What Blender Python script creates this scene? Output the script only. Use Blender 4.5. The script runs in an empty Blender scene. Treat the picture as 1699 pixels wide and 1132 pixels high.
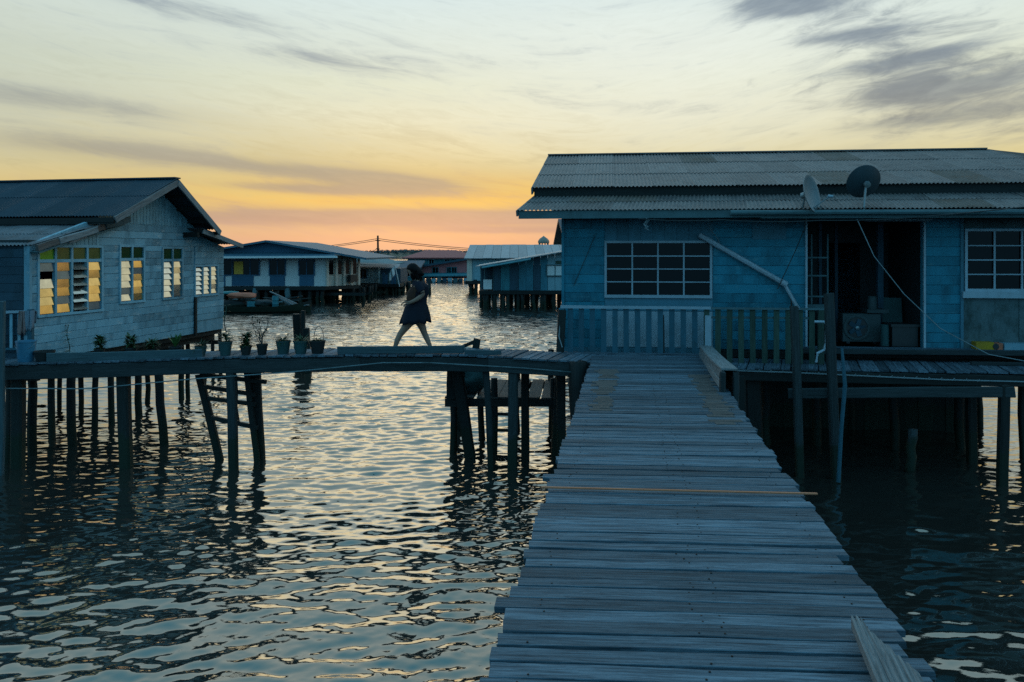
import bpy, bmesh, math, random
import numpy as np
from mathutils import Vector, Matrix, noise as mnoise
random.seed(11)
R = math.radians
S = bpy.context.scene
C = S.collection

# ------------------------------------------------------------------ camera
F, CH, HY, CX = 1321.4, 1.85, 419.0, 849.5      # focal length in photo pixels, eye height, horizon row, centre column
cam = bpy.data.cameras.new('camera'); co = bpy.data.objects.new('camera', cam); C.objects.link(co)
co.location = (0, 0, CH); co.rotation_euler = (R(90), 0, 0)
cam.lens = 28; cam.sensor_width = 36; cam.shift_y = -147/1699; cam.clip_end = 5000; cam.clip_start = .05
S.camera = co
WATER = -1.9

# ------------------------------------------------------------------ sky
world = bpy.data.worlds.new('World'); S.world = world; world.use_nodes = True
nt = world.node_tree; nt.nodes.clear()
def nd(t, **k):
    n = nt.nodes.new(t)
    for a, b in k.items(): setattr(n, a, b)
    return n
def lk(a, b): nt.links.new(a, b)
def MA(op, a, b=None, c=None, clamp=False):
    n = nd('ShaderNodeMath', operation=op, use_clamp=clamp)
    for i, x in enumerate((a, b, c)):
        if x is None: continue
        if isinstance(x, (int, float)): n.inputs[i].default_value = x
        else: lk(x, n.inputs[i])
    return n.outputs[0]
def MIX(f, a, b, mode='MIX'):
    n = nd('ShaderNodeMix', data_type='RGBA', blend_type=mode, clamp_factor=True)
    for i, x in ((0, f), (6, a), (7, b)):
        if isinstance(x, (int, float)): n.inputs[i].default_value = x
        elif isinstance(x, tuple): n.inputs[i].default_value = (*x, 1)
        else: lk(x, n.inputs[i])
    return n.outputs[2]
def srgb(r, g, b):
    return tuple(((c/255)/12.92 if c/255 <= .04045 else ((c/255+.055)/1.055)**2.4) for c in (r, g, b))
def RAMP(fac, stops):
    n = nd('ShaderNodeValToRGB'); cr = n.color_ramp; cr.interpolation = 'LINEAR'
    while len(cr.elements) < len(stops): cr.elements.new(.5)
    for e, (p, c) in zip(cr.elements, stops): e.position = p; e.color = (*c, 1)
    lk(fac, n.inputs[0]); return n.outputs[0]
tc = nd('ShaderNodeTexCoord')
sx = nd('ShaderNodeSeparateXYZ'); lk(tc.outputs['Generated'], sx.inputs[0])
X, Y, Z = sx.outputs
EL = MA('MULTIPLY', MA('ARCSINE', Z), 57.2958)
AZ = MA('MULTIPLY', MA('ARCTAN2', X, Y), 57.2958)
fe = MA('POWER', MA('DIVIDE', MA('MAXIMUM', EL, 0.0), 90.0, clamp=True), .5)
P = lambda d: (d/90)**.5
front = RAMP(fe, [(P(0), srgb(200,166,145)), (P(1.0), srgb(218,172,138)), (P(1.9), srgb(220,180,138)), (P(3.2), srgb(228,190,118)),
                  (P(4.4), srgb(232,200,116)), (P(5.8), srgb(218,200,140)), (P(7.5), srgb(222,212,168)), (P(9.5), srgb(224,222,192)),
                  (P(11.8), srgb(222,227,203)), (P(14), srgb(220,230,218)), (P(18), srgb(214,231,231)), (P(26), srgb(196,221,230)),
                  (P(40), srgb(160,204,224)), (P(60), srgb(110,184,220)), (P(90), srgb(92,172,214))])
back = RAMP(fe, [(P(0), srgb(112,186,226)), (P(8), srgb(110,188,228)), (P(20), srgb(104,184,224)), (P(45), srgb(90,172,214)), (P(90), srgb(92,172,214))])
mr = nd('ShaderNodeMapRange', interpolation_type='SMOOTHSTEP'); lk(MA('ABSOLUTE', MA('SUBTRACT', AZ, 8.0)), mr.inputs[0])
mr.inputs[1].default_value = 45; mr.inputs[2].default_value = 135; mr.inputs[3].default_value = 0; mr.inputs[4].default_value = 1
sky = MIX(mr.outputs[0], front, back)
def GA(ac, ec, sa, se, tilt=0.0):
    da = MA('SUBTRACT', AZ, ac)
    de = MA('SUBTRACT', MA('SUBTRACT', EL, ec), MA('MULTIPLY', da, tilt))
    q = MA('ADD', MA('POWER', MA('DIVIDE', da, sa), 2.0), MA('POWER', MA('DIVIDE', de, se), 2.0))
    return MA('EXPONENT', MA('MULTIPLY', q, -1.0))
def acc(items):
    t = None
    for w, g in items:
        v = MA('MULTIPLY', g, w); t = v if t is None else MA('ADD', t, v)
    return t
sky = MIX(MA('MULTIPLY', GA(12, 9.5, 14, 3.0), .5), sky, srgb(238,232,196))          # cream light over the right-hand roof
       # sunset glow low over the channel
sky = MIX(MA('MULTIPLY', GA(12, 13, 16, 5.5), .55), sky, srgb(238,243,234))          # pale bright cloud veil
sky = MIX(MA('MULTIPLY', GA(-36, 11, 17, 7), .6), sky, srgb(182,192,180))           # greyer veil to the left
# streaky clouds
tilt = nd('ShaderNodeMapRange', interpolation_type='SMOOTHSTEP'); lk(AZ, tilt.inputs[0])
tilt.inputs[1].default_value = -5; tilt.inputs[2].default_value = 24; tilt.inputs[3].default_value = .12; tilt.inputs[4].default_value = -.10
VV = MA('ADD', EL, MA('MULTIPLY', AZ, tilt.outputs[0]))
def NO(su, sv, det, off, rough=.55, dist=0.0):
    cb = nd('ShaderNodeCombineXYZ'); lk(MA('MULTIPLY', AZ, su), cb.inputs[0]); lk(MA('MULTIPLY', VV, sv), cb.inputs[1]); cb.inputs[2].default_value = off
    n = nd('ShaderNodeTexNoise'); n.inputs['Scale'].default_value = 1; n.inputs['Detail'].default_value = det
    n.inputs['Roughness'].default_value = rough; n.inputs['Distortion'].default_value = dist
    lk(cb.outputs[0], n.inputs['Vector']); return n.outputs[0]
n1 = NO(.13, .85, 7, 1.7, .64, .7); n2 = NO(.42, 2.1, 8, 7.1, .68, 1.0); n4 = NO(.24, .95, 9, 12.3, .66, .6); n3 = NO(.05, .35, 3, 4.4)
gl_ = nd('ShaderNodeMapRange', interpolation_type='SMOOTHSTEP'); lk(MA('ADD', MA('MULTIPLY', n1, .7), MA('MULTIPLY', n2, .3)), gl_.inputs[0])
gl_.inputs[1].default_value = .36; gl_.inputs[2].default_value = .60; gl_.inputs[3].default_value = .25; gl_.inputs[4].default_value = 1
GLOW = MA('MULTIPLY', MA('ADD', MA('MULTIPLY', GA(-4, 4.2, 16, 1.3), .85), MA('MULTIPLY', GA(-12, 3.3, 8, .8), .4)), gl_.outputs[0])
sky = MIX(GLOW, sky, srgb(255,200,68))
sky = MIX(MA('MULTIPLY', MA('SUBTRACT', 1.0, gl_.outputs[0]), MA('MULTIPLY', GA(-8, 6.0, 30, 3.5), .55)), sky, srgb(190,178,140))   # duller streaks between
blobs = acc([(.50, GA(18.5,16.6,4,.9,-.05)), (.50, GA(23.6,14.1,3.2,.5,.06)), (.55, GA(26.4,12.2,4.2,.55,.08)), (.62, GA(28.6,10.3,5.0,.9,.07)),
             (.40, GA(29,8.5,6,.6,.05)), (.36, GA(-28.6,6.7,6.5,.7,-.05)), (.38, GA(-18,5.9,7,.5,-.08)), (.46, GA(-8.6,5.0,5.5,.65,-.07)),
             (.62, GA(-8,2.45,16,.6,0)), (.40, GA(1,1.6,8,.25,0)), (.36, GA(-14,4.4,6,.35,-.03)), (.3, GA(-30,9.5,9,.8,-.05)), (.26, GA(-21.5,15.7,7,.7,-.12)), (.22, GA(-13.5,13.2,6,.6,-.12)), (.25, GA(20,16,1.5,.3,.1))])
nsum = MA('ADD', MA('MULTIPLY', n1, .62), MA('ADD', MA('MULTIPLY', n2, .28), MA('MULTIPLY', n3, .25)))
cl = nd('ShaderNodeMapRange', interpolation_type='SMOOTHSTEP'); lk(MA('ADD', MA('ADD', nsum, MA('MULTIPLY', GA(-12, 4.2, 60, 3.6), .085)), MA('MULTIPLY', blobs, .78)), cl.inputs[0])
cl.inputs[1].default_value = .55; cl.inputs[2].default_value = .95; cl.inputs[3].default_value = 0; cl.inputs[4].default_value = .9
ccol = RAMP(fe, [(P(0), srgb(190,150,138)), (P(2.2), srgb(178,150,138)), (P(5), srgb(158,150,136)), (P(8), srgb(164,164,150)), (P(12), srgb(142,153,160)), (P(20), srgb(142,158,170)), (P(50), srgb(120,180,210)), (P(90), srgb(96,166,206))])
sky = MIX(cl.outputs[0], sky, ccol)
# the heavier ragged cloud bank up to the right
bank = acc([(1.0, GA(27,11.3,8,3.6,.05)), (.85, GA(20,16.2,6,2.2,-.1)), (.55, GA(33,8.2,8,2.0,.03))])
cb = nd('ShaderNodeMapRange', interpolation_type='SMOOTHSTEP'); lk(MA('ADD', MA('MULTIPLY', n4, .9), MA('MULTIPLY', bank, .42)), cb.inputs[0])
cb.inputs[1].default_value = .60; cb.inputs[2].default_value = 1.0; cb.inputs[3].default_value = 0; cb.inputs[4].default_value = .85
sky = MIX(cb.outputs[0], sky, RAMP(fe, [(P(4), srgb(150,146,134)), (P(9), srgb(138,140,138)), (P(13), srgb(122,134,146)), (P(22), srgb(134,152,166))]))
fine = MA('ADD', MA('MULTIPLY', MA('SUBTRACT', n2, .5), .20), MA('MULTIPLY', MA('SUBTRACT', n1, .5), .22))
sky = MIX(1.0, sky, MIX(0.0, (1, 1, 1), (1, 1, 1)), 'MULTIPLY')
hs = nd('ShaderNodeHueSaturation'); lk(sky, hs.inputs['Color']); lk(MA('ADD', fine, 1.0), hs.inputs['Value'])
SUN_EL, SUN_AZ = 3.0, -6.5
bg = nd('ShaderNodeBackground'); lk(hs.outputs[0], bg.inputs[0]); bg.inputs[1].default_value = 1.0
ns = nd('ShaderNodeTexSky', sky_type='NISHITA'); ns.sun_disc = False; ns.sun_elevation = R(SUN_EL); ns.sun_rotation = R(SUN_AZ); ns.altitude = 10
bg2 = nd('ShaderNodeBackground'); lk(ns.outputs[0], bg2.inputs[0]); bg2.inputs[1].default_value = .006
ad = nd('ShaderNodeAddShader'); lk(bg.outputs[0], ad.inputs[0]); lk(bg2.outputs[0], ad.inputs[1])
wo = nd('ShaderNodeOutputWorld'); lk(ad.outputs[0], wo.inputs[0])
world.cycles.sampling_method = 'MANUAL'; world.cycles.sample_map_resolution = 512

sl = bpy.data.lights.new('sun', 'SUN'); sl.energy = .17; sl.angle = R(32); sl.color = (1, .80, .50)
so = bpy.data.objects.new('sun', sl); C.objects.link(so)
sd = Vector((math.sin(R(SUN_AZ))*math.cos(R(SUN_EL)), math.cos(R(SUN_AZ))*math.cos(R(SUN_EL)), math.sin(R(SUN_EL))))
so.rotation_euler = sd.to_track_quat('Z', 'Y').to_euler(); so.location = sd*60

vs = S.view_settings; vs.view_transform = 'Standard'; vs.look = 'None'; vs.exposure = 0; vs.gamma = 1; vs.use_curve_mapping = False
S.cycles.max_bounces = 6; S.cycles.diffuse_bounces = 3; S.cycles.glossy_bounces = 4; S.cycles.transparent_max_bounces = 6
S.cycles.use_denoising = False; S.cycles.caustics_reflective = False; S.cycles.caustics_refractive = False
S.cycles.sample_clamp_indirect = 4

# ------------------------------------------------------------------ materials
def newmat(name):
    m = bpy.data.materials.new(name); m.use_nodes = True; t = m.node_tree; t.nodes.clear()
    o = t.nodes.new('ShaderNodeOutputMaterial'); b = t.nodes.new('ShaderNodeBsdfPrincipled'); t.links.new(b.outputs[0], o.inputs[0])
    return m, t, b
def coords(t, scale, rnd=True):
    tc = t.nodes.new('ShaderNodeTexCoord'); mp = t.nodes.new('ShaderNodeMapping'); mp.inputs['Scale'].default_value = scale
    if rnd:
        oi = t.nodes.new('ShaderNodeObjectInfo'); vm = t.nodes.new('ShaderNodeVectorMath'); vm.operation = 'MULTIPLY_ADD'
        vm.inputs[1].default_value = (37.7, 91.3, 53.1); t.links.new(oi.outputs['Random'], vm.inputs[0]); t.links.new(tc.outputs['Object'], vm.inputs[2])
        t.links.new(vm.outputs[0], mp.inputs[0])
    else: t.links.new(tc.outputs['Object'], mp.inputs[0])
    return mp.outputs[0]
def tnoise(t, vec, scale=1, det=4, rough=.6, dist=0):
    n = t.nodes.new('ShaderNodeTexNoise'); n.inputs['Scale'].default_value = scale; n.inputs['Detail'].default_value = det
    n.inputs['Roughness'].default_value = rough; n.inputs['Distortion'].default_value = dist; t.links.new(vec, n.inputs['Vector']); return n.outputs[0]
def trange(t, v, a, b, c=0, d=1):
    n = t.nodes.new('ShaderNodeMapRange'); n.interpolation_type = 'SMOOTHSTEP'; t.links.new(v, n.inputs[0])
    for i, x in enumerate((a, b, c, d)): n.inputs[i+1].default_value = x
    return n.outputs[0]
def tmix(t, f, a, b, mode='MIX'):
    n = t.nodes.new('ShaderNodeMix'); n.data_type = 'RGBA'; n.blend_type = mode
    for i, x in ((0, f), (6, a), (7, b)):
        if isinstance(x, (int, float)): n.inputs[i].default_value = x
        elif isinstance(x, tuple): n.inputs[i].default_value = (*x, 1)
        else: t.links.new(x, n.inputs[i])
    return n.outputs[2]
def tvar(t, col, lo, hi):
    oi = t.nodes.new('ShaderNodeObjectInfo'); v = trange(t, oi.outputs['Random'], 0, 1, lo, hi)
    t.nodes[-1].interpolation_type = 'LINEAR'
    h = t.nodes.new('ShaderNodeHueSaturation'); t.links.new(v, h.inputs['Value']); t.links.new(col, h.inputs['Color']); return h.outputs[0]
def tbump(t, b, h, s, d=.01):
    n = t.nodes.new('ShaderNodeBump'); n.inputs['Strength'].default_value = s; n.inputs['Distance'].default_value = d
    t.links.new(h, n.inputs['Height']); t.links.new(n.outputs[0], b.inputs['Normal'])
def wood(name, dark, light, stain=None, rough=.75, lo=.75, hi=1.25, spec=.35, gs=1.0, tide=False):
    m, t, b = newmat(name)
    g = tnoise(t, coords(t, (2.6*gs, 46*gs, 46*gs)), 1, 8, .72, .5)
    g2 = tnoise(t, coords(t, (1.1*gs, 8*gs, 8*gs)), 1, 5, .6)
    g3 = tnoise(t, coords(t, (28*gs, 90*gs, 90*gs)), 1, 4, .7)
    col = tmix(t, trange(t, g, .28, .74), dark, light)
    col = tmix(t, trange(t, g3, .52, .72, 0, .45), col, tuple(c*.55 for c in dark))
    col = tmix(t, trange(t, g2, .5, .75, 0, .55), col, stain or tuple(c*.5 for c in dark))
    cr = tnoise(t, coords(t, (.9*gs, 60*gs, 60*gs)), 1, 2, .5)
    col = tmix(t, trange(t, cr, .66, .72, 0, .7), col, tuple(c*.3 for c in dark))
    if tide:        # weed and slime up to the tide line
        ge = t.nodes.new('ShaderNodeNewGeometry'); sp = t.nodes.new('ShaderNodeSeparateXYZ'); t.links.new(ge.outputs['Position'], sp.inputs[0])
        wob = t.nodes.new('ShaderNodeMath'); wob.operation = 'MULTIPLY_ADD'; t.links.new(tnoise(t, ge.outputs['Position'], 9, 5, .7), wob.inputs[0]); wob.inputs[1].default_value = .5; t.links.new(sp.outputs[2], wob.inputs[2])
        col = tmix(t, trange(t, wob.outputs[0], -1.02, -1.16, 0, .85), col, (.010, .020, .010))
    t.links.new(tvar(t, col, lo, hi), b.inputs['Base Color'])
    b.inputs['Roughness'].default_value = rough; b.inputs['Specular IOR Level'].default_value = spec
    tbump(t, b, g, .35, .004); return m
def paint(name, col, dirt, amt=.5, wear=None, rough=.6, lo=.88, hi=1.12, sc=1.0, streak=6, spec=.3):
    m, t, b = newmat(name)
    n = tnoise(t, coords(t, (streak*sc*.5, streak*sc*.5, .8*sc)), 1, 5, .65)
    n2 = tnoise(t, coords(t, (2.5*sc, 9*sc, 9*sc)), 1, 6, .7)
    c = tmix(t, trange(t, n, .42, .75, 0, amt), col, dirt)
    if wear: c = tmix(t, trange(t, n2, .56, .68, 0, .8), c, wear)
    else: c = tmix(t, trange(t, n2, .5, .7, 0, amt*.6), c, dirt)
    t.links.new(tvar(t, c, lo, hi), b.inputs['Base Color']); b.inputs['Roughness'].default_value = rough
    b.inputs['Specular IOR Level'].default_value = spec
    tbump(t, b, n2, .25, .004); return m
def gloss(name, col, rough=.1, metal=0.0, spec=.5):
    m, t, b = newmat(name); n = tnoise(t, coords(t, (6, 6, 6)), 1, 3)
    t.links.new(tmix(t, trange(t, n, .3, .7, 0, 1), tuple(c*.8 for c in col), col), b.inputs['Base Color'])
    b.inputs['Roughness'].default_value = rough; b.inputs['Metallic'].default_value = metal; b.inputs['Specular IOR Level'].default_value = spec; return m

M = {}
M['deck'] = wood('weathered_deck_wood', (.024,.042,.056), (.165,.222,.265), (.014,.023,.028), .74, .58, 1.4, .25)
M['deck_worn'] = wood('worn_brown_wood', (.05,.045,.042), (.15,.125,.11), (.05,.05,.045), .75, .8, 1.2)
M['grey'] = wood('bleached_grey_wood', (.12,.125,.125), (.32,.33,.33), (.08,.085,.085), .8, .85, 1.15, .3, 1.4)
M['lath'] = wood('pale_new_lath', (.52,.17,.08), (.62,.24,.12), (.4,.14,.07), .7, .9, 1.1)
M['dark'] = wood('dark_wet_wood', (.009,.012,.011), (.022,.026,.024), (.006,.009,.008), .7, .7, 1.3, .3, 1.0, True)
M['beam'] = wood('grimy_beam_wood', (.018,.026,.027), (.045,.058,.06), (.012,.018,.016), .75, .75, 1.25, .3, 1.0, True)
M['kerb'] = wood('painted_kerb_wood', (.035,.07,.08), (.075,.12,.13), (.03,.045,.045), .75, .85, 1.15, .3)
M['green_slat'] = wood('mossy_slat_wood', (.032,.058,.045), (.065,.105,.08), (.012,.025,.02), .8, .8, 1.2, .2)
M['blue_slat'] = paint('dull_blue_slat', (.035,.12,.16), (.025,.06,.07), .6, None, .7)
M['blue'] = paint('blue_board_paint', (.026,.228,.31), (.018,.10,.135), .9, (.08,.26,.31), .65, .78, 1.16)
M['blue_light'] = paint('pale_blue_panel', (.07,.20,.26), (.04,.11,.13), .6, None, .6)
M['blue_grey'] = paint('faded_blue_grey_board', (.25,.45,.53), (.10,.20,.245), .85, (.50,.56,.56), .7, .74, 1.2)
M['corr_wall'] = paint('faded_corrugated_wall', (.23,.42,.48), (.11,.20,.235), .8, None, .6)
M['grey_panel'] = paint('mouldy_grey_panel', (.10,.15,.155), (.025,.045,.04), .9, None, .8)
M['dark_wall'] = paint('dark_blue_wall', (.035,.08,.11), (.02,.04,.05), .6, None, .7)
M['white'] = paint('white_trim_paint', (.36,.45,.50), (.18,.22,.23), .5, None, .55)
M['fascia'] = paint('teal_grey_fascia', (.09,.16,.17), (.05,.08,.08), .6, None, .7)
M['roof'] = paint('old_zinc_roof', (.20,.165,.15), (.075,.065,.063), .8, (.14,.09,.07), .55, .78, 1.16, .8, 9, .35)
M['roof_patch'] = paint('rusty_zinc_sheet', (.19,.145,.12), (.12,.075,.05), .9, (.20,.11,.07), .7, .85, 1.1, .8, 9, .25)
M['roof_dark'] = paint('dark_slate_roof', (.03,.055,.072), (.018,.034,.045), .5, None, .6, .82, 1.15, .8, 9)
M['roof_rust'] = paint('leanto_zinc_roof', (.16,.17,.18), (.07,.06,.055), .7, (.13,.10,.08), .6, .85, 1.15)
M['metal'] = gloss('galvanised_metal', (.25,.30,.31), .45, .6)
M['dish'] = paint('dish_grey', (.19,.24,.25), (.10,.13,.14), .5, None, .5)
M['dish_dark'] = paint('dish_dark', (.035,.06,.07), (.025,.04,.045), .5, None, .5)
M['black'] = gloss('black_plastic', (.012,.015,.016), .45)
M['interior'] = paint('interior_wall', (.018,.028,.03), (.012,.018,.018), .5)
M['glass'] = gloss('dark_window_glass', (.004,.006,.008), .1, 0, .14)
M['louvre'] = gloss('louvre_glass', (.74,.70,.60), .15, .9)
M['louvre_sunset'] = gloss('sunset_tinted_louvre_glass', (.86,.64,.30), .16, .9)  # yellow sunset reflection tinted into the glass colour
M['louvre_dull'] = gloss('dusty_louvre_glass', (.20,.26,.30), .25, .5)
M['green_glass'] = gloss('bright_green_glass', (.14,.42,.03), .2, .25)
M['olive_glass'] = gloss('olive_glass', (.13,.17,.05), .2, .3)
M['deep_green_glass'] = gloss('deep_green_glass', (.006,.06,.018), .18, .2)
M['cable_white'] = gloss('white_cable', (.24,.29,.30), .5)
M['pipe_grey'] = paint('grimy_water_pipe', (.17,.22,.225), (.05,.07,.07), .9, None, .6)
M['cable_dark'] = gloss('dark_cable', (.02,.025,.025), .5)
M['pipe'] = paint('white_pvc_pipe', (.42,.50,.55), (.20,.24,.25), .5, None, .45)
M['bucket'] = gloss('blue_bucket', (.05,.22,.34), .4)
M['pot'] = paint('green_grey_pot', (.03,.085,.085), (.018,.04,.04), .5, None, .6)
M['pot_dark'] = paint('black_pot', (.015,.02,.02), (.03,.035,.03), .4, None, .6)
M['soil'] = paint('potting_soil', (.03,.022,.015), (.02,.015,.01), .5)
M['leaf'] = paint('dark_leaf', (.02,.055,.018), (.012,.03,.012), .5, None, .55, .7, 1.3)
M['leaf_bright'] = paint('fresh_leaf', (.05,.13,.03), (.03,.07,.02), .5, None, .5)
M['skin'] = gloss('skin', (.36,.21,.15), .6, 0, .2)
M['dress'] = paint('dark_dress_cloth', (.012,.013,.022), (.02,.02,.03), .4, None, .9)
M['dress_print'] = paint('brown_print_cloth', (.07,.028,.014), (.02,.015,.02), .9, None, .9, 1, 1, 3)
M['hair'] = gloss('dark_hair', (.006,.004,.004), .6, 0, .15)
M['yellow'] = paint('yellow_plastic', (.42,.24,.01), (.2,.1,.02), .4, None, .5)
M['cloth_pink'] = paint('faded_pink_towel', (.30,.20,.18), (.16,.12,.12), .5, None, .9)
M['cloth_grey'] = paint('grey_towel', (.22,.26,.30), (.13,.15,.18), .5, None, .9)
M['orange'] = paint('orange_tarpaulin', (.55,.15,.08), (.25,.1,.06), .5, None, .7)
M['teal'] = paint('teal_tarpaulin', (.05,.2,.2), (.03,.09,.09), .5, None, .7)
M['far_white'] = paint('far_white_wall', (.80,.76,.72), (.55,.54,.52), .5, None, .7, .95, 1.05)
M['far_cream'] = paint('far_cream_wall', (.75,.62,.50), (.5,.42,.36), .5, None, .7, .95, 1.05)
M['far_blue'] = paint('far_blue_panel', (.045,.125,.20), (.03,.08,.13), .5, None, .7)
M['far_sky'] = paint('far_pale_blue_wall', (.26,.42,.46), (.14,.26,.29), .6, None, .7)
M['far_teal'] = paint('far_teal_wall', (.045,.20,.23), (.02,.09,.11), .8, None, .7)
M['far_teal2'] = paint('far_teal_wall_faded', (.05,.19,.24), (.03,.10,.12), .7, None, .7)
M['far_pink'] = paint('far_pink_wall', (.48,.15,.15), (.3,.11,.11), .6, None, .7)
M['far_red_roof'] = paint('far_red_roof', (.40,.10,.09), (.26,.09,.08), .5, None, .7)
M['far_blue_roof'] = paint('far_blue_roof', (.06,.135,.18), (.035,.085,.12), .5, None, .6)
M['far_grey_roof'] = paint('far_zinc_roof', (.42,.38,.37), (.22,.20,.20), .6, (.26,.21,.18), .6)
M['curtain'] = paint('yellow_curtain', (.75,.42,.07), (.5,.3,.06), .4, None, .9)
M['ac'] = paint('grimy_ac_casing', (.048,.070,.072), (.022,.034,.034), .6, None, .6)
M['dome'] = paint('dome_tiles', (.36,.30,.24), (.15,.14,.13), .5, None, .5)

# ------------------------------------------------------------------ builders (all take world coordinates)
class Fr:
    def __init__(s, ox, oy, a):
        c, d = math.cos(a), math.sin(a); s.O = (ox, oy); s.a = a; s.U = (c, d); s.V = (-d, c)
    def w(s, u, v, z): return Vector((s.O[0]+u*s.U[0]+v*s.V[0], s.O[1]+u*s.U[1]+v*s.V[1], z))
    def at(s, px, py, v=0.0):           # the wall-plane coordinates behind a measured photo point
        t = (px-CX)/F
        u = (t*(s.O[1]+v*s.V[1])-s.O[0]-v*s.V[0])/(s.U[0]-t*s.U[1])
        yy = s.O[1]+u*s.U[1]+v*s.V[1]
        return u, CH-(py-HY)*yy/F
WF = Fr(0, 0, 0)
def pt(px, py, y): return Vector(((px-CX)*y/F, y, CH-(py-HY)*y/F))
def wy(py): return (CH-WATER)*F/(py-HY)     # distance of a point on the water seen at row py

def thing(name, label, cat, loc, rz=0.0, group=None):
    o = bpy.data.objects.new(name, None); C.objects.link(o); o.location = loc; o.rotation_euler = (0, 0, rz)
    o.empty_display_size = .2
    o['label'] = label; o['category'] = cat
    if group: o['group'] = group
    return o
def tag(o, label, cat, group=None):
    o['label'] = label; o['category'] = cat
    if group: o['group'] = group
    return o
INV = {}
def inv(p):
    if p is None: return Matrix.Identity(4)
    if p.name not in INV:
        m = p.matrix_basis.copy()
        if p.parent: m = inv(p.parent).inverted() @ m
        INV[p.name] = m.inverted()
    return INV[p.name]
def place(name, me, mat, par, mw, smooth=False):
    o = bpy.data.objects.new(name, me); C.objects.link(o)
    if par is not None: o.parent = par
    o.matrix_basis = inv(par) @ mw
    if not me.materials: me.materials.append(mat)
    if me.materials[0] is not mat:
        o.material_slots[0].link = 'OBJECT'; o.material_slots[0].material = mat
    return o
MESH = {}
def bar_mesh(L, w, t, kind, var):
    key = (round(L, 2), round(w, 3), round(t, 3), kind, var)
    if key in MESH: return MESH[key]
    rn = random.Random(hash(key) & 0xffff)
    a, b = w/2, t/2
    if kind == 'plank':  # worn board
        c = min(.003, w*.04)
        prof = [(-a, -b), (a, -b), (a, b-c), (a-c, b), (-a+c, b), (-a, b-c)]; n = 5; j = .0045
    elif kind == 'rough':
        c = min(w, t)*.16
        prof = [(-a+c, -b), (a-c, -b), (a, -b+c), (a, b-c), (a-c, b), (-a+c, b), (-a, b-c), (-a, -b+c)]; n = 4; j = .012
    else:
        prof = [(-a, -b), (a, -b), (a, b), (-a, b)]; n = 2; j = 0
    vs_, fs = [], []; k = len(prof)
    for i in range(n):
        x = -L/2 + L*i/(n-1); dy, dz = rn.uniform(-j, j), rn.uniform(-j, j)*.5
        for q in prof:
            ex = rn.uniform(-j, j)*1.2 if i in (0, n-1) else 0
            vs_.append((x+ex, q[0]+dy+rn.uniform(-j, j)*.3, q[1]+dz))
    for i in range(n-1):
        for q in range(k):
            r = (q+1) % k; fs.append((i*k+q, (i+1)*k+q, (i+1)*k+r, i*k+r))
    fs.append(tuple(range(k))); fs.append(tuple(reversed(range((n-1)*k, n*k))))
    fs = [tuple(reversed(f)) for f in fs]
    me = bpy.data.meshes.new('bar'); me.from_pydata(vs_, [], fs); me.update(); MESH[key] = me; return me
def bar(name, par, p0, p1, w, t, mat, kind='box', up=None, roll=0.0):
    p0, p1 = Vector(p0), Vector(p1); d = p1-p0; L = d.length; x = d/L
    u = Vector(up) if up is not None else (Vector((0, 0, 1)) if abs(x.z) < .95 else Vector((0, 1, 0)))
    y = u.cross(x).normalized(); z = x.cross(y)
    m = Matrix((x, y, z)).transposed().to_4x4()
    if roll: m = m @ Matrix.Rotation(roll, 4, 'X')
    m.translation = (p0+p1)/2
    return place(name, bar_mesh(L, w, t, kind, random.randrange(4) if kind != 'box' else 0), mat, par, m)
def pole_mesh(L, r0, r1, seg, var):
    key = (round(L, 2), round(r0, 3), round(r1, 3), seg, var)
    if key in MESH: return MESH[key]
    rn = random.Random(hash(key) & 0xffff); n = 6; vs_, fs = [], []
    for i in range(n):
        x = -L/2+L*i/(n-1); r = r0+(r1-r0)*i/(n-1); dy, dz = rn.uniform(-.3, .3)*r, rn.uniform(-.3, .3)*r
        for q in range(seg):
            a = 2*math.pi*q/seg; rr = r*rn.uniform(.92, 1.08); vs_.append((x, math.cos(a)*rr+dy, math.sin(a)*rr+dz))
    for i in range(n-1):
        for q in range(seg):
            r = (q+1) % seg; fs.append((i*seg+q, i*seg+r, (i+1)*seg+r, (i+1)*seg+q))
    fs.append(tuple(reversed(range(seg)))); fs.append(tuple(range((n-1)*seg, n*seg)))
    me = bpy.data.meshes.new('pole'); me.from_pydata(vs_, [], [tuple(reversed(f)) for f in fs]); me.shade_smooth(); me.update(); MESH[key] = me; return me
def pole(name, par, p0, p1, r0, r1, mat, seg=8):
    p0, p1 = Vector(p0), Vector(p1); d = p1-p0; x = d.normalized()
    u = Vector((0, 0, 1)) if abs(x.z) < .95 else Vector((0, 1, 0)); y = u.cross(x).normalized(); z = x.cross(y)
    m = Matrix((x, y, z)).transposed().to_4x4(); m.translation = (p0+p1)/2
    return place(name, pole_mesh(d.length, r0, r1, seg, random.randrange(4)), mat, par, m)
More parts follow.
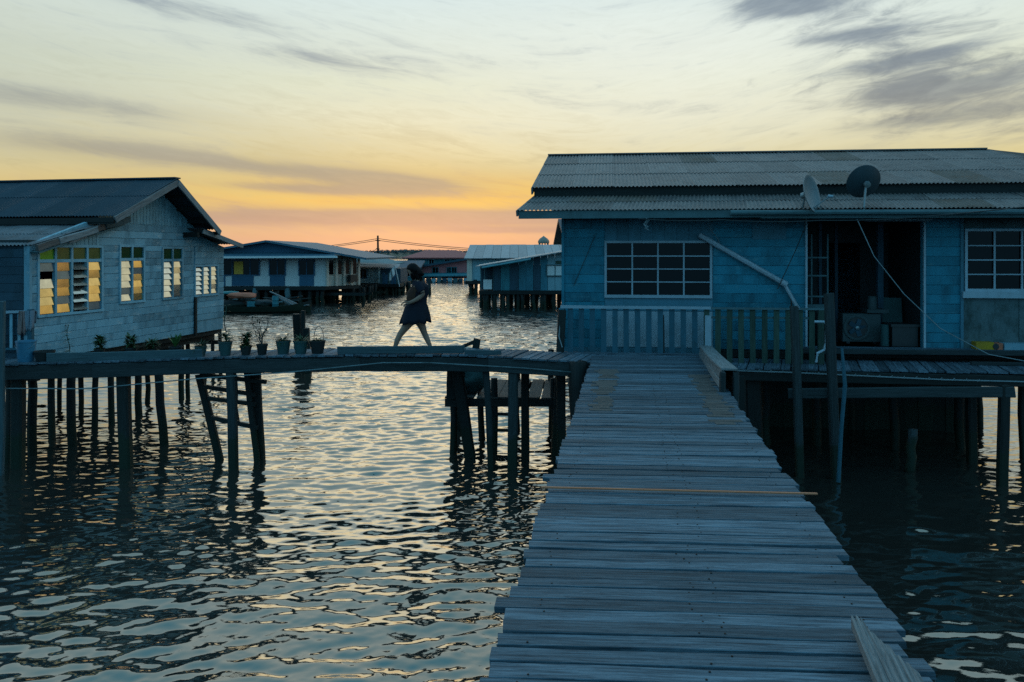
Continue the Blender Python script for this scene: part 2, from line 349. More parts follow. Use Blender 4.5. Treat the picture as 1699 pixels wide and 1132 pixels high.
class MB:
    def __init__(s): s.v, s.f = [], []
    def add(s, vs_, fs): n = len(s.v); s.v += [tuple(q) for q in vs_]; s.f += [tuple(n+i for i in f) for f in fs]
    def box(s, fr, u0, u1, v0, v1, z0, z1):
        p = [fr.w(u, v, z) for z in (z0, z1) for u, v in ((u0, v0), (u1, v0), (u1, v1), (u0, v1))]
        s.add(p, [(3,2,1,0), (4,5,6,7), (0,1,5,4), (1,2,6,5), (2,3,7,6), (3,0,4,7)]); return s
    def prism(s, pts, off):             # a planar polygon pushed along a vector
        n = len(pts); off = Vector(off); q = [Vector(p) for p in pts]; q2 = [p+off for p in q]
        s.add(q+q2, [tuple(reversed(range(n))), tuple(range(n, 2*n))]+[(i, (i+1) % n, n+(i+1) % n, n+i) for i in range(n)]); return s
    def tube(s, pts, r, seg=6):
        pts = [Vector(p) for p in pts]; n = len(pts); vs_ = []
        for i, p in enumerate(pts):
            d = (pts[min(i+1, n-1)]-pts[max(i-1, 0)]).normalized()
            u = Vector((0, 0, 1)) if abs(d.z) < .9 else Vector((0, 1, 0)); a = u.cross(d).normalized(); b = d.cross(a)
            rr = r[i] if isinstance(r, (list, tuple)) else r
            vs_ += [p+a*math.cos(2*math.pi*k/seg)*rr+b*math.sin(2*math.pi*k/seg)*rr for k in range(seg)]
        fs = [(i*seg+k, i*seg+(k+1) % seg, (i+1)*seg+(k+1) % seg, (i+1)*seg+k) for i in range(n-1) for k in range(seg)]
        fs += [tuple(reversed(range(seg))), tuple(range((n-1)*seg, n*seg))]
        s.add(vs_, fs); return s
    def lathe(s, c, prof, seg=16, axis=None):   # profile of (radius, height)
        c = Vector(c); rot = Matrix.Identity(3) if axis is None else Vector(axis).to_track_quat('Z', 'Y').to_matrix()
        vs_ = [c+rot @ Vector((r*math.cos(2*math.pi*k/seg), r*math.sin(2*math.pi*k/seg), h)) for r, h in prof for k in range(seg)]
        fs = [(i*seg+k, i*seg+(k+1) % seg, (i+1)*seg+(k+1) % seg, (i+1)*seg+k) for i in range(len(prof)-1) for k in range(seg)]
        s.add(vs_, fs); return s
    def build(s, name, mat, par=None, smooth=False):
        me = bpy.data.meshes.new(name); k = inv(par)
        me.from_pydata([k @ Vector(q) for q in s.v], [], s.f)
        bm = bmesh.new(); bm.from_mesh(me); bmesh.ops.recalc_face_normals(bm, faces=bm.faces); bm.to_mesh(me); bm.free()
        if smooth: me.shade_smooth(); me.set_sharp_from_angle(angle=R(42))
        me.materials.append(mat); me.update()
        o = bpy.data.objects.new(name, me); C.objects.link(o)
        if par is not None: o.parent = par
        return o
def wall_cells(fr, u0, u1, v0, v1, z0, z1, holes, mb=None):
    us = sorted({u0, u1, *[x for h in holes for x in h[:2] if u0 < x < u1]}); zs = sorted({z0, z1, *[x for h in holes for x in h[2:] if z0 < x < z1]})
    mb = mb or MB()
    for a, b in zip(us, us[1:]):
        for c, d in zip(zs, zs[1:]):
            m, n = (a+b)/2, (c+d)/2
            if not any(h[0] < m < h[1] and h[2] < n < h[3] for h in holes): mb.box(fr, a, b, v0, v1, c, d)
    return mb
def clap(fr, par, u0, u1, z0, z1, pitch, v, mat, holes=(), span=None, joint=2.6, t=.022, name='board'):
    z = z0
    while z < z1-.02:
        h = min(pitch, z1-z); a, b = (u0, u1) if span is None else span(z+h*.75)
        cuts = [(hh[0], hh[1]) for hh in holes if hh[2] < z+h-.01 and hh[3] > z+.01]
        segs = [(a, b)]
        for c0, c1 in cuts:
            segs = [s for x, y in segs for s in ((x, min(y, c0)), (max(x, c1), y)) if s[1]-s[0] > .03]
        for x, y in segs:
            k = max(1, round((y-x)/joint)); e = [x]+[x+(y-x)*(i+random.uniform(-.25, .25))/k for i in range(1, k)]+[y]
            for s0, s1 in zip(e, e[1:]):
                dz = random.uniform(-.003, .003)
                bar(name, par, fr.w(s0+.002, v-t*.5, z+h/2+dz), fr.w(s1-.002, v-t*.5, z+h/2+dz+random.uniform(-.003, .003)), t, h-.011, mat, 'box', None, R(4.5)*random.uniform(.6, 1.4))
        z += pitch
def corr(name, par, p, A, B, w, l, mat, pitch=.0762, amp=.009, seg=6, rows=2, sag=0.0, thick=.006):
    p, A, B = Vector(p), Vector(A).normalized(), Vector(B).normalized(); N = A.cross(B).normalized()
    if N.z < 0: N = -N
    n = max(8, int(w/pitch*seg)); vs_, fs = [], []
    for side in (0, 1):
        for r in range(rows+1):
            for i in range(n+1):
                x = w*i/n; q = r/rows
                vs_.append(p+A*x+B*(l*q)+N*(amp*math.sin(2*math.pi*x/pitch)-side*thick-sag*math.sin(math.pi*q)))
    k = (rows+1)*(n+1)
    for r in range(rows):
        for i in range(n):
            a = r*(n+1)+i; b = a+n+1
            fs += [(a, a+1, b+1, b), (k+a, k+b, k+b+1, k+a+1)]
    for i in range(n):
        fs.append((i, k+i, k+i+1, i+1)); a = rows*(n+1)+i; fs.append((a, a+1, k+a+1, k+a))
    for r in range(rows):
        a = r*(n+1); b = a+n+1; fs.append((a, b, k+b, k+a)); a += n; b += n; fs.append((a, k+a, k+b, b))
    mb = MB(); mb.add(vs_, fs); return mb.build(name, mat, par, True)
def roof_slope(par, pe0, pe1, pr0, pr1, mat, sheet=.8, rows=2, lap=.12, name='roof_sheet', pitch=.0762, amp=.0125, gap=0):
    """sheets from the eave line pe0-pe1 up to the ridge line pr0-pr1 (corners may run askew)"""
    pe0, pe1, pr0, pr1 = map(Vector, (pe0, pe1, pr0, pr1)); n = max(1, round((pe1-pe0).length/sheet))
    N = (pe1-pe0).cross(pr0-pe0).normalized()
    if N.z < 0: N = -N
    for r in range(rows):
        for i in range(n):
            s0, s1 = i/n, (i+1)/n; q0, q1 = r/rows, min(1, (r+1)/rows+lap/(pr0-pe0).length*(r < rows-1))
            g = lambda s, q: (pe0.lerp(pe1, s)).lerp(pr0.lerp(pr1, s), q)
            lift = N*(.008*((rows-1-r))*0+.010*r+.004*(i % 2)+random.uniform(0, .003))
            a, b, c, d = g(s0, q0)+lift, g(s1, q0)+lift, g(s0, q1)+lift, g(s1, q1)+lift
            w = (b-a).length+.04
            # skewed sheet: corrugations follow the slope line
            nn = max(8, int(w/pitch*6)); vs_, fs = [], []
            for sd_ in (0, 1):
                for q, (e0, e1) in enumerate(((a, b), (c, d))):
                    for k in range(nn+1):
                        x = k/nn; vs_.append(e0.lerp(e1, x*(1+.04/w))+N*(amp*math.sin(2*math.pi*x*w/pitch)-sd_*.005))
            h = 2*(nn+1)
            for k in range(nn):
                fs += [(k, k+1, nn+2+k, nn+1+k), (h+k, h+nn+1+k, h+nn+2+k, h+k+1), (k, h+k, h+k+1, k+1), (nn+1+k, nn+2+k, h+nn+2+k, h+nn+1+k)]
            fs += [(0, nn+1, h+nn+1, h), (nn, h+nn, h+2*nn+1, 2*nn+1)]
            mb = MB(); mb.add(vs_, fs); mb.build(name, M['roof_patch'] if mat is M['roof'] and random.random() < .09 else mat, par, True)
def cable(name, par, pts, r, mat, sag=0.0, n=14):
    pts = [Vector(p) for p in pts]; out = []
    for a, b in zip(pts, pts[1:]):
        for i in range(n): q = i/n; out.append(a.lerp(b, q)-Vector((0, 0, sag*4*q*(1-q))))
    out.append(pts[-1]); return MB().tube(out, r, 5).build(name, mat, par, True)
def struct(o): o['kind'] = 'structure'; return o
def stuff(o): o['kind'] = 'stuff'; return o

# ------------------------------------------------------------------ water
def make_water():
    rng = np.random.default_rng(5)
    nr, nc = 1260, 740
    q0, q1 = 3.2**-.2, 420**-.2
    d = (q0+(q1-q0)*np.linspace(0, 1, nr))**-5
    th = np.linspace(-R(46), R(46), nc)
    Xg = d[:, None]*np.tan(th)[None, :]; Yg = np.repeat(d[:, None], nc, 1)
    sp = np.maximum(np.gradient(d)[:, None], d[:, None]*(th[1]-th[0])*.9)*2.0
    Zg = np.zeros_like(Xg)
    N = 120
    lam = np.exp(rng.uniform(np.log(.075), np.log(1.2), N)); k = 2*np.pi/lam
    ang = R(-84)+rng.normal(0, R(27), N)
    slope = .172*np.sqrt(2/N)*(.38+.9*np.exp(-(np.log(lam/.25))**2/(2*.55**2)))
    ph = rng.uniform(0, 2*np.pi, N)
    # gusts: slow change of roughness over the surface, calmer in the lee of the right-hand house
    gust = .95+.3*np.sin(Xg*.33+Yg*.21+1)*np.sin(Yg*.17-Xg*.12+2)
    calm = 1-.32/(1+np.exp(np.clip(-(Xg-2.0)/.6, -50, 50)))/(1+np.exp(np.clip(Yg-13, -50, 50)))
    lost = np.zeros_like(Xg)
    gust = gust*(1+1.7*np.clip((Yg-15)/18, 0, 1))       # the open channel is choppier than the water between the houses
    for i in range(N):
        keep = np.clip((lam[i]/sp-1.0), 0, 1)
        q = k[i]*(Xg*np.cos(ang[i])+Yg*np.sin(ang[i]))+ph[i]
        # a little warp keeps the crests from running straight
        q = q+.9*np.sin(Xg*.9/lam[i]**.5+ph[i]*3)+.5*np.sin(Yg*.6+ph[i]*5)
        sm = 1+(1-calm)*2.3 if lam[i] > .55 else calm**2
        Zg += slope[i]/k[i]*np.sin(q)*keep*gust*sm
        lost += slope[i]**2/2*(1-keep**2)*gust
    Zg += WATER
    me = bpy.data.meshes.new('water'); n = nr*nc
    me.vertices.add(n); me.vertices.foreach_set('co', np.stack([Xg, Yg, Zg], -1).astype(np.float32).ravel())
    ii = (np.arange(nr-1)[:, None]*nc+np.arange(nc-1)[None, :]).ravel()
    q = np.stack([ii, ii+1, ii+nc+1, ii+nc], -1).astype(np.int32).ravel(); nf = len(ii)
    me.loops.add(nf*4); me.loops.foreach_set('vertex_index', q)
    me.polygons.add(nf); me.polygons.foreach_set('loop_start', np.arange(nf, dtype=np.int32)*4)
    me.polygons.foreach_set('use_smooth', np.ones(nf, bool)); me.update()
    at = me.attributes.new('lost_slope', 'FLOAT', 'POINT'); at.data.foreach_set('value', np.sqrt(lost).astype(np.float32).ravel())
    m, t, b = newmat('harbour_water')
    b.inputs['Metallic'].default_value = .9; b.inputs['Base Color'].default_value = (.27, .255, .215, 1); b.inputs['Roughness'].default_value = .035; b.inputs['IOR'].default_value = 3.0
    an = t.nodes.new('ShaderNodeAttribute'); an.attribute_name = 'lost_slope'
    geo = t.nodes.new('ShaderNodeNewGeometry'); mp = t.nodes.new('ShaderNodeMapping'); mp.inputs['Scale'].default_value = (1.1, 2.6, 1); t.links.new(geo.outputs['Position'], mp.inputs[0])
    nz = tnoise(t, mp.outputs[0], 1.1, 3, .55, .3)
    bp = t.nodes.new('ShaderNodeBump'); bp.inputs['Distance'].default_value = .55; t.links.new(nz, bp.inputs['Height'])
    s = t.nodes.new('ShaderNodeMath'); s.operation = 'MULTIPLY'; s.inputs[1].default_value = .9; t.links.new(an.outputs['Fac'], s.inputs[0])
    s2 = t.nodes.new('ShaderNodeMath'); s2.operation = 'MINIMUM'; s2.inputs[1].default_value = .6; t.links.new(s.outputs[0], s2.inputs[0]); t.links.new(s2.outputs[0], bp.inputs['Strength'])
    mp2 = t.nodes.new('ShaderNodeMapping'); mp2.inputs['Scale'].default_value = (7, 13, 7); t.links.new(geo.outputs['Position'], mp2.inputs[0])
    b2 = t.nodes.new('ShaderNodeBump'); b2.inputs['Distance'].default_value = .0008; b2.inputs['Strength'].default_value = 1.0
    t.links.new(tnoise(t, mp2.outputs[0], 1, 4, .6, .4), b2.inputs['Height']); t.links.new(bp.outputs[0], b2.inputs['Normal'])
    t.links.new(b2.outputs[0], b.inputs['Normal'])
    me.materials.append(m); o = bpy.data.objects.new('water', me); C.objects.link(o); struct(o)
    big = MB(); big.add([(-2500, -300, WATER-.35), (2500, -300, WATER-.35), (2500, 3500, WATER-.35), (-2500, 3500, WATER-.35)], [(0, 1, 2, 3)])
    o2 = big.build('open_water', m); struct(o2)
make_water()

# ------------------------------------------------------------------ far shore: hill with woods
def far_hill():
    mb = MB(); n = 70; rn = random.Random(3); vs_, fs = [], []
    hh = lambda x: 1.1+1.7*math.exp(-((x+112)/52)**2)+.8*math.exp(-((x+40)/16)**2)
    for i in range(n+1):
        x = -720+1440*i/n; h = hh(x)+.4*math.sin(i*.9)+rn.uniform(-.2, .2)
        vs_ += [(x, 850, WATER-.6), (x, 880, h-1.4), (x, 950, h-.5), (x, 1040, WATER-.6)]
    for i in range(n):
        for k in range(3): fs.append((i*4+k, (i+1)*4+k, (i+1)*4+k+1, i*4+k+1))
    mb.add(vs_, fs); m = paint('wooded_hill_ground', (.03,.05,.03), (.05,.05,.035), .5)
    struct(mb.build('hill', m))
    lv = MB(); ml = paint('far_woods', (.10,.12,.115), (.07,.085,.085), .6, None, .9)  # distance haze worked into the pale grey leaf colour
    for i in range(560):
        x = rn.uniform(-700, 700)
        if rn.random() < .5: x = rn.gauss(-105, 45)
        y = rn.uniform(870, 930); r = rn.uniform(1.2, 3.0)
        for k in range(36):
            dv = Vector((rn.gauss(0, 1), rn.gauss(0, 1), rn.gauss(0, .8))).normalized()*r*rn.uniform(.6, 1)
            c = Vector((x, y, hh(x)+rn.uniform(-.4, .3))) + dv; q = rn.uniform(.35, .85)
            a = Vector((rn.gauss(0, 1), rn.gauss(0, 1), rn.gauss(0, 1))).normalized(); b = a.orthogonal().normalized()
            lv.add([c+a*q, c-a*q*.5+b*q, c-a*q*.5-b*q], [(0, 1, 2)])
    me = bpy.data.meshes.new('woods'); me.from_pydata(lv.v, [], lv.f); me.materials.append(ml); o = bpy.data.objects.new('woods', me); C.objects.link(o); stuff(o)
far_hill()

# ------------------------------------------------------------------ main walkway
WA = math.atan2(1.58, 10.87)                       # the walkway runs away slightly to the right
WX = lambda y: .675+(y-3.43)*1.58/10.87+.18       # its centre line
wk = thing('walkway', 'long grey plank walkway leading straight to the blue house', 'walkway', (WX(7), 7, WATER), -WA)
y = -1.2; i = 0; PR = R(-3.6)
while y < 14.25:
    w = random.choice((.105, .115, .12, .125, .14)); g = random.choice((.004, .005, .007, .012, .024, .03))
    yc = y+w/2; c = WX(yc); e0, e1 = -.975+random.uniform(-.018, .018), .975+random.uniform(-.022, .022)
    if random.random() < .05: e0 -= .08
    if random.random() < .07: e1 += random.choice((-.06, .05))
    tl = PR+random.uniform(-.007, .007); z = -.018+random.uniform(-.002, .002)
    d = Vector((math.cos(tl), math.sin(tl), random.uniform(-.004, .004)))
    bar('plank', wk, Vector((c, yc, z))+d*e0, Vector((c, yc, z))+d*e1, w, .034, M['deck'], 'plank')
    y += w+g; i += 1
for off in (-.8, 0, .8):
    bar('stringer', wk, (WX(-1.2)+off, -1.2, -.115), (WX(14.2)+off, 14.2, -.115), .08, .14, M['dark'])
for yy in (.4, 2.9, 5.4, 7.9, 10.4, 12.9):
    for off in (-.72, .72): pole('pile', wk, (WX(yy)+off, yy, WATER-.6), (WX(yy)+off, yy, -.2), .085, .08, M['dark'])
    bar('cross_beam', wk, (WX(yy)-.9, yy, -.235), (WX(yy)+.9, yy, -.235), .1, .1, M['dark'])
pole('pile', wk, pt(958, 600, 13.6)*1, (1.12, 13.6, WATER-.6), .15, .17, M['dark'], 10)
nm = MB(); y = -1.1; rn = random.Random(21)
for o in wk.children[:]:
    if not o.name.startswith('plank'): continue
    mw = Matrix.Translation((WX(7), 7, WATER)) @ Matrix.Rotation(-WA, 4, 'Z') @ o.matrix_basis
    zt = max(v.co.z for v in o.data.vertices); ww = max(v.co.y for v in o.data.vertices)
    for q in (-.80, -.0, .12, .82):
        for e in (-.5, .5):
            if rn.random() < .5: continue
            nm.lathe(mw @ Vector((q+rn.uniform(-.02, .02), e*ww*1.1+rn.uniform(-.008, .008), zt-.004)), [(.0055, 0), (.005, .006), (.001, .0065)], 6)
stuff(nm.build('nails', paint('rusty_nail', (.03,.018,.012), (.012,.01,.01), .5), wk))
# worn tread strips nailed over the planks, in short pieces
for x0, y0, x1, y1, n in ((1.17, 9.3, 1.52, 12.6, 25), (2.03, 8.4, 2.43, 12.3, 29)):
    for k in range(n):
        if random.random() < .06: continue
        q = (k+.5)/n; cx, cy = x0+(x1-x0)*q, y0+(y1-y0)*q; hw = random.uniform(.07, .19)
        if x0 > 2: cx, cy = 2.62-(2.62-2.5)*q*0+(.0), cy; cx = WX(cy)+.72+random.uniform(-.03, .03)
        else: cx = WX(cy)-.66+random.uniform(-.03, .03)
        if x0 > 2 and cy > 12 or (x0 > 2 and cy < 8.6): continue
        bar('patch_strip', wk, (cx-hw, cy+.006, .002), (cx+hw, cy+random.uniform(-.01, .002), .002), .118, .007, M['deck_worn'], 'plank')
# parapet box at the far right corner
pA, pB = pt(1172, 592, 14.1), pt(1207, 662, 10.6)
a0, a1 = Vector((3.36, 14.2, 0)), Vector((2.80, 10.6, 0))
def par_side(dx, mat):
    for k in range(2):
        z0, z1 = .03+.07*k, .07+.145*k
        bar('parapet_board', wk, a0+Vector((dx, 0, z0)), a1+Vector((dx, 0, z1)), .045, .135 if k else .12, mat, 'rough')
par_side(0, M['grey']); par_side(.17, M['beam'])
bar('parapet_cap', wk, a0+Vector((.085, .03, .165)), a1+Vector((.085, -.03, .295)), .22, .03, M['grey'], 'rough')
for dx in (0, .17): bar('parapet_post', wk, a1+Vector((dx, -.03, -.38)), a1+Vector((dx, -.03, .26)), .07, .08, M['beam'], 'rough')
tag(bar('lath', None, (pt(898, 813, 6.2)).xy.to_3d()+Vector((0, 0, .022)), (pt(1356, 825, 6.02)).xy.to_3d()+Vector((0, 0, .026)), .026, .010, M['lath']), 'thin pale orange lath lying across the plank walkway', 'lath')
# broken plank lying at the near right edge
def broken_plank():
    top = Vector((1.725, 3.84, .05)); bot = Vector((1.43, 2.6, .06)); d = (bot-top).normalized(); s = Vector((-d.y, d.x, 0)).normalized()
    if s.x < 0: s = -s
    L = (bot-top).length; w = .185; rn = random.Random(9); N = 26; vs_, fs = [], []
    hs = []
    for i in range(N+1):
        q = i/N; base = .0 if q < .30 else .10+.30*(q-.30)/.7*1.3
        hs.append(base+rn.uniform(0, .045)+(.03 if i % 3 == 0 else 0))
    for up in (0, 1):
        for i in range(N+1):
            x = -w/2+w*i/N; zz = Vector((0, 0, .045*up+(.004*math.sin(i*1.7))*up))
            vs_ += [top+d*(hs[i])+s*x+zz, top+d*(hs[i]+.14)+s*x+zz, bot+s*x+zz]
    k = 3*(N+1)
    for i in range(N):
        for j in (0, 1): a = i*3+j; fs += [(a, a+1, a+4, a+3), (k+a, k+a+3, k+a+4, k+a+1)]
        fs += [(i*3, i*3+3, k+i*3+3, k+i*3), (i*3+2, k+i*3+2, k+i*3+5, i*3+5)]
    for e in (0, N*3): fs += [(e, e+1, k+e+1, k+e), (e+1, e+2, k+e+2, k+e+1)]
    mb = MB(); mb.add(vs_, fs)
    o = mb.build('broken_plank', None or M['grey'], None)
    # lay the mesh's own x axis along the grain
    ang = math.atan2(d.y, d.x); c = (top+bot)/2; mw = Matrix.Translation(c) @ Matrix.Rotation(ang, 4, 'Z')
    o.data.transform(mw.inverted()); o.matrix_basis = mw
    tag(o, 'splintered pale grey plank lying at the walkway edge', 'plank')
broken_plank()

# ------------------------------------------------------------------ bridge across the channel
BY0, BY1 = 13.65, 14.6
def bz(x):
    ks = [(-9.6, -.08), (-7, -.01), (-5, .06), (-3, .10), (-.8, .10), (0, .07), (1.5, -.02)]
    for (a, c), (b, d_) in zip(ks, ks[1:]):
        if a <= x <= b: q = (x-a)/(b-a); return c+(d_-c)*q
    return ks[0][1] if x < ks[0][0] else ks[-1][1]
br = thing('footbridge', 'narrow timber footbridge crossing the channel on tall posts', 'bridge', (-3.5, 14.1, WATER))
x = -9.6
while x < 1.55:
    w = random.choice((.12, .13, .14, .16)); xc = x+w/2; sk = .16 if xc > -.5 else .05
    z = bz(xc)-.016+random.uniform(-.004, .004)
    bar('plank', br, (xc-sk, BY0-.03+random.uniform(-.03, .03), z), (xc+sk, BY1+random.uniform(-.03, .05), z), w, .03, M['deck'], 'plank')
    x += w+random.choice((.006, .01, .02))
ks = [-9.6, -7.2, -4.9, -2.6, -.4, 1.5]
for yy, mt in ((BY0+.02, M['beam']), (14.12, M['dark']), (BY1-.05, M['dark'])):
    for a, b in zip(ks, ks[1:]):
        hh = .24 if yy < 13.8 else .16
        bar('beam', br, (a, yy, bz(a)-.045-hh/2), (b, yy, bz(b)-.045-hh/2), .06, hh, mt, 'rough')
def bpost(px0, py0, px1, py1, yy, w, mat=M['dark'], par=None, name='post', deep=.5):
    a, b = pt(px0, py0, yy), pt(px1, py1, yy); d = (b-a).normalized(); b = a+d*((WATER-deep-a.z)/d.z)
    return bar(name, par, a, b, w, w*.9, mat, 'rough', (0, 1, 0))
bpost(384, 612, 388, 770, 13.72, .155, M['beam'], br)
bpost(424, 612, 431, 745, 14.45, .17, M['dark'], br)
bpost(852, 604, 851, 790, 13.75, .17, M['beam'], br)
bpost(872, 604, 872, 760, 14.5, .15, M['dark'], br)
bpost(806, 604, 814, 770, 13.8, .115, M['beam'], br)
bpost(757, 602, 772, 700, 14.6, .2, M['dark'], br)
bpost(930, 612, 932, 735, 14.4, .16, M['dark'], br)
bpost(205, 622, 209, 745, 13.9, .2, M['dark'], br)
bpost(30, 622, 30, 760, 13.9, .2, M['dark'], br)
bar('post', br, (-.70, 14.62, -.3), (-.64, 14.62, .26), .13, .12, M['dark'], 'rough', (0, 1, 0))
bar('brace', br, (-1.0, 14.6, .08), (-.68, 14.6, .22), .07, .06, M['dark'])
tag(bar('kerb_board', None, pt(560, 581.5, 13.72), pt(770, 579.5, 13.72), .05, .135, M['kerb'], 'rough'), 'long teal kerb board on the bridge edge before the walking woman', 'board')
tag(bar('kerb_board', None, pt(771, 585, 13.71), pt(831, 584.5, 13.71), .05, .085, M['kerb'], 'rough'), 'short low kerb board at the right end of the bridge kerb', 'board')
tag(bar('kerb_board', None, pt(79, 596, 13.72), pt(336, 589, 13.72), .05, .20, M['kerb'], 'rough'), 'deep grey board edging the bridge below the left house windows', 'board')
tag(cable('pipe', None, [(-9.6, 13.55, -.46), (-7.2, 13.55, -.47), (-5.4, 13.55, -.30), (-3.8, 13.56, -.19), (-2.2, 13.57, -.03), (-1.4, 13.57, -.03), (0.2, 13.57, -.12), (1.36, 13.57, -.22)], .010, M['pipe_grey'], 0.0, 8), 'thin white water pipe sagging along the bridge beam', 'pipe')
bpost(5, 500, 2, 740, 13.45, .09, M['kerb'], None)
tag(bpy.context.scene.objects[-1] if False else C.objects[-1], 'tall blue post at the left end of the bridge', 'post')
# ladder down to the water
ld = thing('ladder', 'leaning timber ladder going down from the bridge into the water', 'ladder', (-5.1, 14.3, WATER))
bpost(330, 622, 357, 735, 14.35, .13, M['dark'], ld, 'rail')
bpost(410, 618, 424, 745, 14.3, .10, M['dark'], ld, 'rail')
for a, b in (((335, 622), (442, 634)), ((335, 641), (424, 655)), ((345, 661), (424, 671)), ((350, 693), (428, 710))):
    bar('rung', ld, pt(*a, 14.28), pt(*b, 14.28), .06, .07, M['dark'])
rp = [pt(392, 622, 14.0), pt(394, 650, 14.0), pt(393, 675, 14.0), pt(397, 702, 14.0)]
tag(cable('rope', None, rp, .014, M['dark'], 0, 6), 'short dark rope hanging beside the ladder', 'rope')

# lower landing under the bridge
jt = thing('landing', 'low wooden landing stage below the right end of the bridge', 'landing', (-.1, 15.8, WATER))
x = -1.2
while x < .95:
    w = random.choice((.17, .2, .24)); bar('plank', jt, (x+w/2-.05, 14.8, -.86+random.uniform(-.01, .01)), (x+w/2+.12, 16.9, -.86), w, .03, M['deck_worn'], 'plank'); x += w+random.choice((.01, .02, .05))
for yy in (14.85, 16.8): bar('joist', jt, (-1.25, yy, -.95), (.95, yy, -.95), .08, .14, M['dark'])
for xx, yy in ((-1.1, 14.9), (-.35, 14.9), (.8, 14.9), (-1.1, 16.8), (.85, 16.8), (.1, 16.8), (-.6, 16.0)):
    pole('post', jt, (xx, yy, WATER-.5), (xx+random.uniform(-.05, .05), yy, -.2 if yy > 16 else -.5), .07, .06, M['dark'])
for zz in (-.40, -.62): bar('rail', jt, (-.3, 16.85, zz), (1.0, 16.85, zz-.03), .05, .07, M['dark'])
for zz in (-1.15, -1.45): bar('rung', jt, (-.42, 14.82, zz), (.1, 14.82, zz-.02), .05, .05, M['dark'])
def bundle(name, c, sx, sy, sz, mat, label, cat, seed, group=None):
    bm = bmesh.new(); bmesh.ops.create_icosphere(bm, subdivisions=3, radius=1)
    for v in bm.verts:
        n = mnoise.noise(v.co*1.6+Vector((seed*7.1, 0, 0))); n2 = mnoise.noise(v.co*4+Vector((0, seed*3.3, 0)))
        v.co *= 1+.35*n+.12*n2
        v.co = Vector((v.co.x*sx, v.co.y*sy, max(v.co.z, -.75)*sz))
    me = bpy.data.meshes.new(name); bm.to_mesh(me); bm.free(); me.shade_smooth(); me.materials.append(mat)
    o = bpy.data.objects.new(name, me); C.objects.link(o); o.location = c; return tag(o, label, cat, group)
bundle('tarpaulin', (-.85, 15.3, -.62), .34, .3, .28, M['pot'], 'crumpled dark tarpaulin heaped on the low landing', 'tarpaulin', 2)
bar('leaning_board', None, (-1.05, 14.75, -.86), (-1.02, 14.7, -.12), .33, .03, M['dark'], 'rough', (0, 1, 0))
tag(C.objects[-1], 'dark board standing upright on the low landing', 'board')

# ------------------------------------------------------------------ left house
LH = Fr(-8.78, 14.5, R(78.95))
lh = thing('plank_house', 'weathered blue grey plank house with glowing louvre windows', 'house', LH.w(3, 3, WATER), LH.a)
FZ = -.14
def rect(fr, x0, y0, x1, y1, v=0):
    a, b = fr.at(x0, y0, v), fr.at(x1, y1, v); c = fr.at(x0, y1, v); return (a[0], b[0], (b[1]+c[1])/2, (a[1]+fr.at(x1, y0, v)[1])/2)
ridge = LH.at(295, 297, -.6); fe_ = LH.at(190, 358, -.6); be_ = LH.at(365, 381, -.6)
W1 = (.17, 1.85, .69, 1.95); W2 = (2.4, 3.18, .80, 1.97); W3 = (3.85, 4.60, .80, 1.94); W4 = (5.12, 6.12, .80, 1.50)
HL = [W1, W2, W3, W4]
def roofz(u): return ridge[1]-(ridge[0]-u)*(ridge[1]-fe_[1])/(ridge[0]-fe_[0]) if u < ridge[0] else ridge[1]-(u-ridge[0])*(ridge[1]-be_[1])/(be_[0]-ridge[0])
wall_cells(LH, -.05, 6.42, .0, .08, FZ, 2.0, HL).build('wall', M['blue_grey'], lh)
# upper wall: gable backing, polygon following the roof lines
gab = [(.0, 2.0), (6.42, 2.0), (5.6, 2.2), (ridge[0], ridge[1]-.12), (1.6, 2.50)]
MB().prism([LH.w(u, .0, z) for u, z in gab], LH.w(0, .08, 0)-LH.w(0, 0, 0)).build('gable_wall', M['corr_wall'], lh)
clap(LH, lh, -.05, 5.08, FZ, 2.0, .155, -.002, M['blue_grey'], [W1, W2, W3], None, 2.2)
clap(LH, lh, 5.14, 6.42, FZ+.30, 2.0, .155, -.002, M['blue_grey'], [W4], None, 2.2)
clap(LH, lh, 1.7, 5.4, 2.0, 2.46, .155, -.002, M['blue_grey'], [], lambda z: (max(.4, 1.0+(z-2)*2.3), 5.6-(z-2)*1.2), 2.2)
# ribbed sheet pieces on the gable
def ribs(u0, u1, zb, ztop, step, mat, v=-.004, name='rib_board'):
    u = u0
    while u < u1-.01:
        w = min(step, u1-u); zt = min(ztop(u+.01), ztop(u+w-.01)); zb_ = zb(u) if callable(zb) else zb
        if zt-zb_ > .05: bar(name, lh, LH.w(u+w/2, v, zb_), LH.w(u+w/2, v, zt), w-.012, .026, mat, 'box', LH.V+(0,))
        u += step
ribs(1.75, 5.2, 2.47, lambda u: roofz(u)-.10, .11, M['corr_wall'])
ribs(.35, 1.75, 1.99, lambda u: 2.0+.235*u-.03, .11, M['corr_wall'], -.03)
